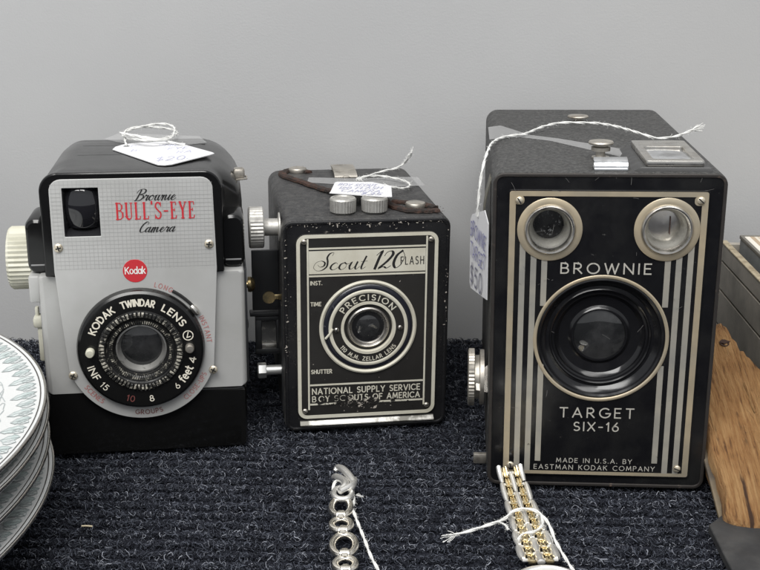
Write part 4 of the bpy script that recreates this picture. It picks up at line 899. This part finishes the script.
b = MB(); twisted(b, [(-5, 16, 3), (-4.2, 21, 5), (-1.5, 24, 4.5), (1, 18, 3.6), (4, 12, 2.5), (3.6, 4, 2.8), (5.4, -6, 3), (8.4, -20, 3.2), (11.2, -33, 3), (14.8, -46, 3), (17, -60, 3)], .62, .55, 6)
frayed(b, (4.6, 14, 3), (1, -.4, .1), 10, 3); b.build('string', m_string, g)

# ================================================================== watch
g = empty('wristwatch', 'two tone gold and silver wristwatch with its band stretched out toward the striped camera', 'wristwatch', (.056, .39, .001))
path = cat_rom([(-2.6, 33.6, 11.6), (-2.2, 31.5, 9.4), (-1.4, 26, 7.2), (-.4, 16, 5.0), (.6, 4, 4.2), (1.2, -10, 4.4), (1.6, -22, 5.4), (1.9, -33, 6.4)], 12)
acc = [0]
for i in range(1, len(path)): acc.append(acc[-1] + (path[i] - path[i - 1]).length)
nrow = 12
def path_at(d):
    d = max(0, min(d, acc[-1] - .001)); j = next(j for j in range(1, len(acc)) if acc[j] >= d); f = (d - acc[j - 1]) / (acc[j] - acc[j - 1]); return path[j - 1].lerp(path[j], f)
for k in range(nrow):
    s0 = (k + .5) / nrow * acc[-1]; i = next(j for j in range(1, len(acc)) if acc[j] >= s0); p = path[i]; t = (path[i] - path[i - 1]).normalized()
    sd = t.cross(Vector((0, 0, 1))).normalized(); up = sd.cross(t).normalized(); W = 11.0 + 4.8 * k / nrow; hl = acc[-1] / nrow * .46
    def bar(mb, off, hw, l0, l1, r, sq=1.):
        cs = lambda c: math.copysign(abs(c) ** sq, c)
        rs = []
        for q in np.linspace(l0, l1, 5):
            k_ = 1 - .35 * abs((q - (l0 + l1) / 2) / ((l1 - l0) / 2)) ** 3
            rs.append([tuple(path_at(s0 + q) + sd * (off + hw * k_ * cs(cos(a))) + up * (r * k_ * cs(sin(a)))) for a in np.linspace(0, 2 * PI, 11)[:-1]])
        mb.loft(rs)
    mb = MB()
    for off in (-W * .42, 0, W * .42):
        if k % 2 == (0 if off else 1): bar(mb, off, W * .105, -hl * 2.0, hl * 2.0, 1.2)
    mb.tube([tuple(p - sd * W * .42 - up * .4), tuple(p + sd * W * .42 - up * .4)], .7, 8)
    lk = mb.build('band_link', m_silverlink, g)
    mb = MB()
    for off in (-W * .21, W * .21): bar(mb, off - W * .045, W * .05, -hl * .9, hl * .75, 1.0, .6); bar(mb, off + W * .045, W * .05, -hl * .75, hl * .9, 1.0, .6); bar(mb, off, W * .1, hl * .72, hl * 1.12, 1.15, .6)
    mb.build('gold_bead', m_goldlink, lk)
b = MB(); c = (2.4, -51.5, 2.2)
b.lathe([(13.5, 0), (14.6, 1.2), (14.8, 4.4), (13.8, 6.2), (12.6, 6.6), (12.2, 6.0)], c, 'z', 64); cs = b.build('watch_case', m_silverlink, g)
b = MB(); b.lathe([(12.4, 6.1), (11, 6.5), (6, 7.0), (.02, 7.2)], c, 'z', 48); b.build('crystal', M('watch_crystal', (.72, .72, .68), .08, coat=.5), cs)
b = MB()
twisted(b, [(-27.5, -9.6, 4.2), (-22, -8.2, 5), (-17, -6.8, 6), (-11, -5.4, 7.4), (-7.6, -2, 7.2), (-4.4, 2.6, 7.4), (1.2, 4.4, 7.6), (5.6, 1.4, 7.4), (8.4, -6, 6.6), (9.6, -16, 5), (12, -28, 4), (14.6, -40, 3.6), (18, -54, 3.4)], .62, .55, 6)
twisted(b, [(6.2, -.5, 7.2), (5.8, -7, 7.2), (2.5, -12, 7.2), (-2.4, -13.8, 7.0), (-4.6, -16.5, 6)], .5, .45, 5)
twisted(b, [(-11, -5.4, 7.4), (-8.4, -7.2, 7.0), (-7.4, -8.4, 5.6)], .45, .4, 5)
frayed(b, (-27, -9.4, 4.2), (-1, -.25, 0), 26, 4.5); b.build('string', m_string, g)

# ================================================================== right edge: box, split wood, steel plate
def wood_mat():
    m = bpy.data.materials.new('split_wood'); m.use_nodes = True; N = m.node_tree.nodes; L = m.node_tree.links; bs = N['Principled BSDF']; bs.inputs['Roughness'].default_value = .68
    tc = N.new('ShaderNodeTexCoord'); mp = N.new('ShaderNodeMapping'); mp.inputs['Scale'].default_value = (1, .07, .6); mp.inputs['Rotation'].default_value = (0, 0, rad(-8)); L.new(tc.outputs['Object'], mp.inputs[0])
    n1 = N.new('ShaderNodeTexNoise'); n1.inputs['Scale'].default_value = 800; n1.inputs['Detail'].default_value = 8; n1.inputs['Roughness'].default_value = .7; L.new(mp.outputs[0], n1.inputs['Vector'])
    n2 = N.new('ShaderNodeTexNoise'); n2.inputs['Scale'].default_value = 60; n2.inputs['Detail'].default_value = 5; L.new(tc.outputs['Object'], n2.inputs['Vector'])
    cr = N.new('ShaderNodeValToRGB'); e = cr.color_ramp.elements; e[0].position = .3; e[0].color = (.07, .026, .009, 1); e[1].position = .68; e[1].color = (.50, .29, .12, 1); q = e.new(.45); q.color = (.34, .165, .055, 1)
    ad = N.new('ShaderNodeMath'); ad.operation = 'MULTIPLY_ADD'; ad.inputs[1].default_value = .55; L.new(n2.outputs[0], ad.inputs[0]); 
    sb = N.new('ShaderNodeMath'); sb.operation = 'ADD'; sb.inputs[1].default_value = -.26; L.new(n1.outputs[0], sb.inputs[0]); L.new(sb.outputs[0], ad.inputs[2]); L.new(ad.outputs[0], cr.inputs[0]); 
    mp3 = N.new('ShaderNodeMapping'); mp3.inputs['Scale'].default_value = (1, .1, .5); mp3.inputs['Rotation'].default_value = (0, 0, rad(-8)); L.new(tc.outputs['Object'], mp3.inputs[0])
    n3 = N.new('ShaderNodeTexNoise'); n3.inputs['Scale'].default_value = 260; n3.inputs['Detail'].default_value = 4; L.new(mp3.outputs[0], n3.inputs['Vector'])
    r3 = N.new('ShaderNodeMapRange'); r3.inputs[1].default_value = .6; r3.inputs[2].default_value = .68; L.new(n3.outputs[0], r3.inputs[0])
    mx = N.new('ShaderNodeMix'); mx.data_type = 'RGBA'; mx.inputs[7].default_value = (.06, .025, .01, 1); L.new(r3.outputs[0], mx.inputs[0]); L.new(cr.outputs[0], mx.inputs[6]); L.new(mx.outputs[2], bs.inputs['Base Color'])
    bp = N.new('ShaderNodeBump'); bp.inputs['Strength'].default_value = 1.; bp.inputs['Distance'].default_value = .004; L.new(n1.outputs[0], bp.inputs['Height']); L.new(bp.outputs[0], bs.inputs['Normal'])
    return m
m_wood = wood_mat()
# split wood: slab on a slope rising away from the viewer
g = empty('wood_block', 'rough split piece of orange brown wood with a nail hole leaning at the right', 'wood block', (.138, .389, .004), (math.atan(.5), 0, 0))
cs_, k = cos(math.atan(.5)), .5
def S2(x, y): return ((x - .138) * 1000, (y - .389) * 1000 / cs_)
out = [S2(*q) for q in ((.138, .389), (.1365, .405), (.1362, .425), (.1395, .447), (.1445, .465), (.150, .482), (.1525, .4865), (.156, .487), (.1590, .477), (.163, .4685), (.168, .46), (.174, .446), (.1775, .43), (.1785, .41), (.178, .389))]
P = [(v.x, v.y) for v in cat_rom([(x, y, 0) for x, y in out], 5, True)]
b = MB(); cxm, cym = 20, 45
def ins(P, f): return [(cxm + (x - cxm) * f, cym + (y - cym) * f) for x, y in P]
rs = []
jag = [random.uniform(-.9, .9) for _ in P]
for f, z in ((.97, -15), (1.0, -13), (1.0, -8), (1.0, -2.6), (.985, -.8), (.95, .5), (.9, .9), (.85, 1.2), (.75, 1.6), (.65, 2.0), (.5, 2.2), (.4, 2.3), (.15, 2.4)):
    rs.append([(x + j * f * .5 + random.uniform(-.25, .25), y + j * f + random.uniform(-.25, .25), z + random.uniform(-.35, .35)) for (x, y), j in zip(ins(P, f), jag)])
b.loft(rs); b.build('slab', m_wood, g, 50)
b = MB(); x, y = S2(.1535, .474); b.lathe([(2.2, 1.9), (1.4, 1.7), (.02, 1.2)], (x, y, 0), 'z', 10); b.add([(x - 2.6, y + .3, 2.2), (x, y - .8, 2.2), (x + 2.9, y + .7, 2.2), (x + .2, y + 1.6, 2.2)], [(0, 1, 2, 3)]); b.build('nail_hole', M('hole_brown', (.03, .012, .006), .8), g)
b = MB(); q = [S2(.1375, .393), S2(.1355, .41), S2(.1358, .43)]; b.box(q[0][0] - 3.4, q[0][1] - 3, -8, q[0][0] + 1.5, 62, -6.4, .3); b.build('backing_strip', M('strip_tan', (.13, .10, .06), .6, var=((.05, .04, .03), 60, .4, .6)), g)
g2 = empty('metal_plate', 'flat dark grey steel plate on the carpet beneath the split wood', 'metal plate', (0, 0, 0))
b = MB(); o = [(127.8, 391.4), (138.5, 402.8), (205, 404), (205, 340), (126.5, 340)]
b.loft([[(x, y, .3) for x, y in o], [(x, y, 3.0) for x, y in o], [(x + (165 - x) * .008, y + (370 - y) * .01, 3.3) for x, y in o]]); b.build('plate', M('steel_dark', (.034, .035, .037), .5, .3, var=((.06, .06, .06), 80, .4, .65), rvar=(120, .4, .65)), g2, 0)
# grey grooved wooden box
def grey_wood():
    return M('grey_painted_wood', (.43, .395, .34), .5, var=((.27, .25, .215), 40, .38, .62), wear=((.2, .19, .17), 260, .62, .72), bump=('n', 120, .2, .0008))
mg = grey_wood(); mpale = M('pale_wood_edge', (.42, .36, .25), .6, var=((.25, .2, .13), 200, .45, .65))
g = empty('wooden_box', 'weathered grey wooden box with grooved side and pale worn rim at the right edge', 'box', (.1825, .585, 0), (0, 0, -.035))
b = MB()
zz = [0, 20, 21.5, 39, 40.5, 54.5, 56, 64]
for i in range(0, len(zz) - 1):
    off = 1.1 if i % 2 else 0
    b.box(off, -172, zz[i], 3.2, 0, zz[i + 1] - .01, 0)
b.box(3.2, -4.6, 0, 130, 0, 64); b.box(3.2, -172, 0, 130, -168, 64); b.box(3.2, -168, 0, 130, -4.6, 3)
bx = b.build('walls', mg, g, 0)
b = MB(); b.box(-.2, -172.3, 64, 3.4, .3, 65.2, .4); b.build('rim', mpale, g)
g = empty('fabric_box', 'taller box with a cream and brown striped cloth top, standing inside the grey wooden box', 'box', (.1895, .578, .0032), (0, 0, -.035))
b = MB(); b.box(0, -154, 0, 115, -3, 66, .8); bb = b.build('sides', M('blue_grey_card', (.16, .17, .17), .6, var=((.11, .115, .115), 50, .4, .6)), g)
def cloth_mat():
    m = M('striped_cloth', (.66, .62, .54), .85); N = m.node_tree.nodes; L = m.node_tree.links
    tc = N.new('ShaderNodeTexCoord'); sx = N.new('ShaderNodeSeparateXYZ'); L.new(tc.outputs['Object'], sx.inputs[0])
    mu = N.new('ShaderNodeMath'); mu.operation = 'MULTIPLY'; mu.inputs[1].default_value = 105; L.new(sx.outputs[0], mu.inputs[0])
    fr = N.new('ShaderNodeMath'); fr.operation = 'FRACT'; L.new(mu.outputs[0], fr.inputs[0])
    cr = N.new('ShaderNodeValToRGB'); cr.color_ramp.interpolation = 'CONSTANT'; e = cr.color_ramp.elements; e[0].position = 0; e[0].color = (.68, .65, .58, 1); e[1].position = .45; e[1].color = (.40, .31, .22, 1); q = e.new(.7); q.color = (.62, .57, .48, 1); q = e.new(.85); q.color = (.5, .43, .34, 1)
    L.new(fr.outputs[0], cr.inputs[0]); L.new(cr.outputs[0], N['Principled BSDF'].inputs['Base Color']); return m
b = MB(); b.box(1.6, -152.5, 66.0, 113.5, -4.4, 67.2, .5); b.build('cloth_top', cloth_mat(), g)
b = MB(); b.box(-.3, -154.4, 65.6, 1.4, -2.6, 67.5, .4); b.box(1.4, -4.4, 65.6, 115, -2.6, 67.5, .4); b.build('edge_trim', M('trim_dark', (.16, .15, .13), .6), g)
# a crumb of straw on the carpet
b = MB(); b.tube([(-116, 391.6, 2.6), (-114, 391.2, 2.9), (-111.8, 391.5, 2.5)], .35, 5); o = b.build('straw', M('straw', (.55, .48, .33), .8), None); o['label'] = 'tiny pale straw fragment lying on the carpet before the silver faced camera'; o['category'] = 'debris'
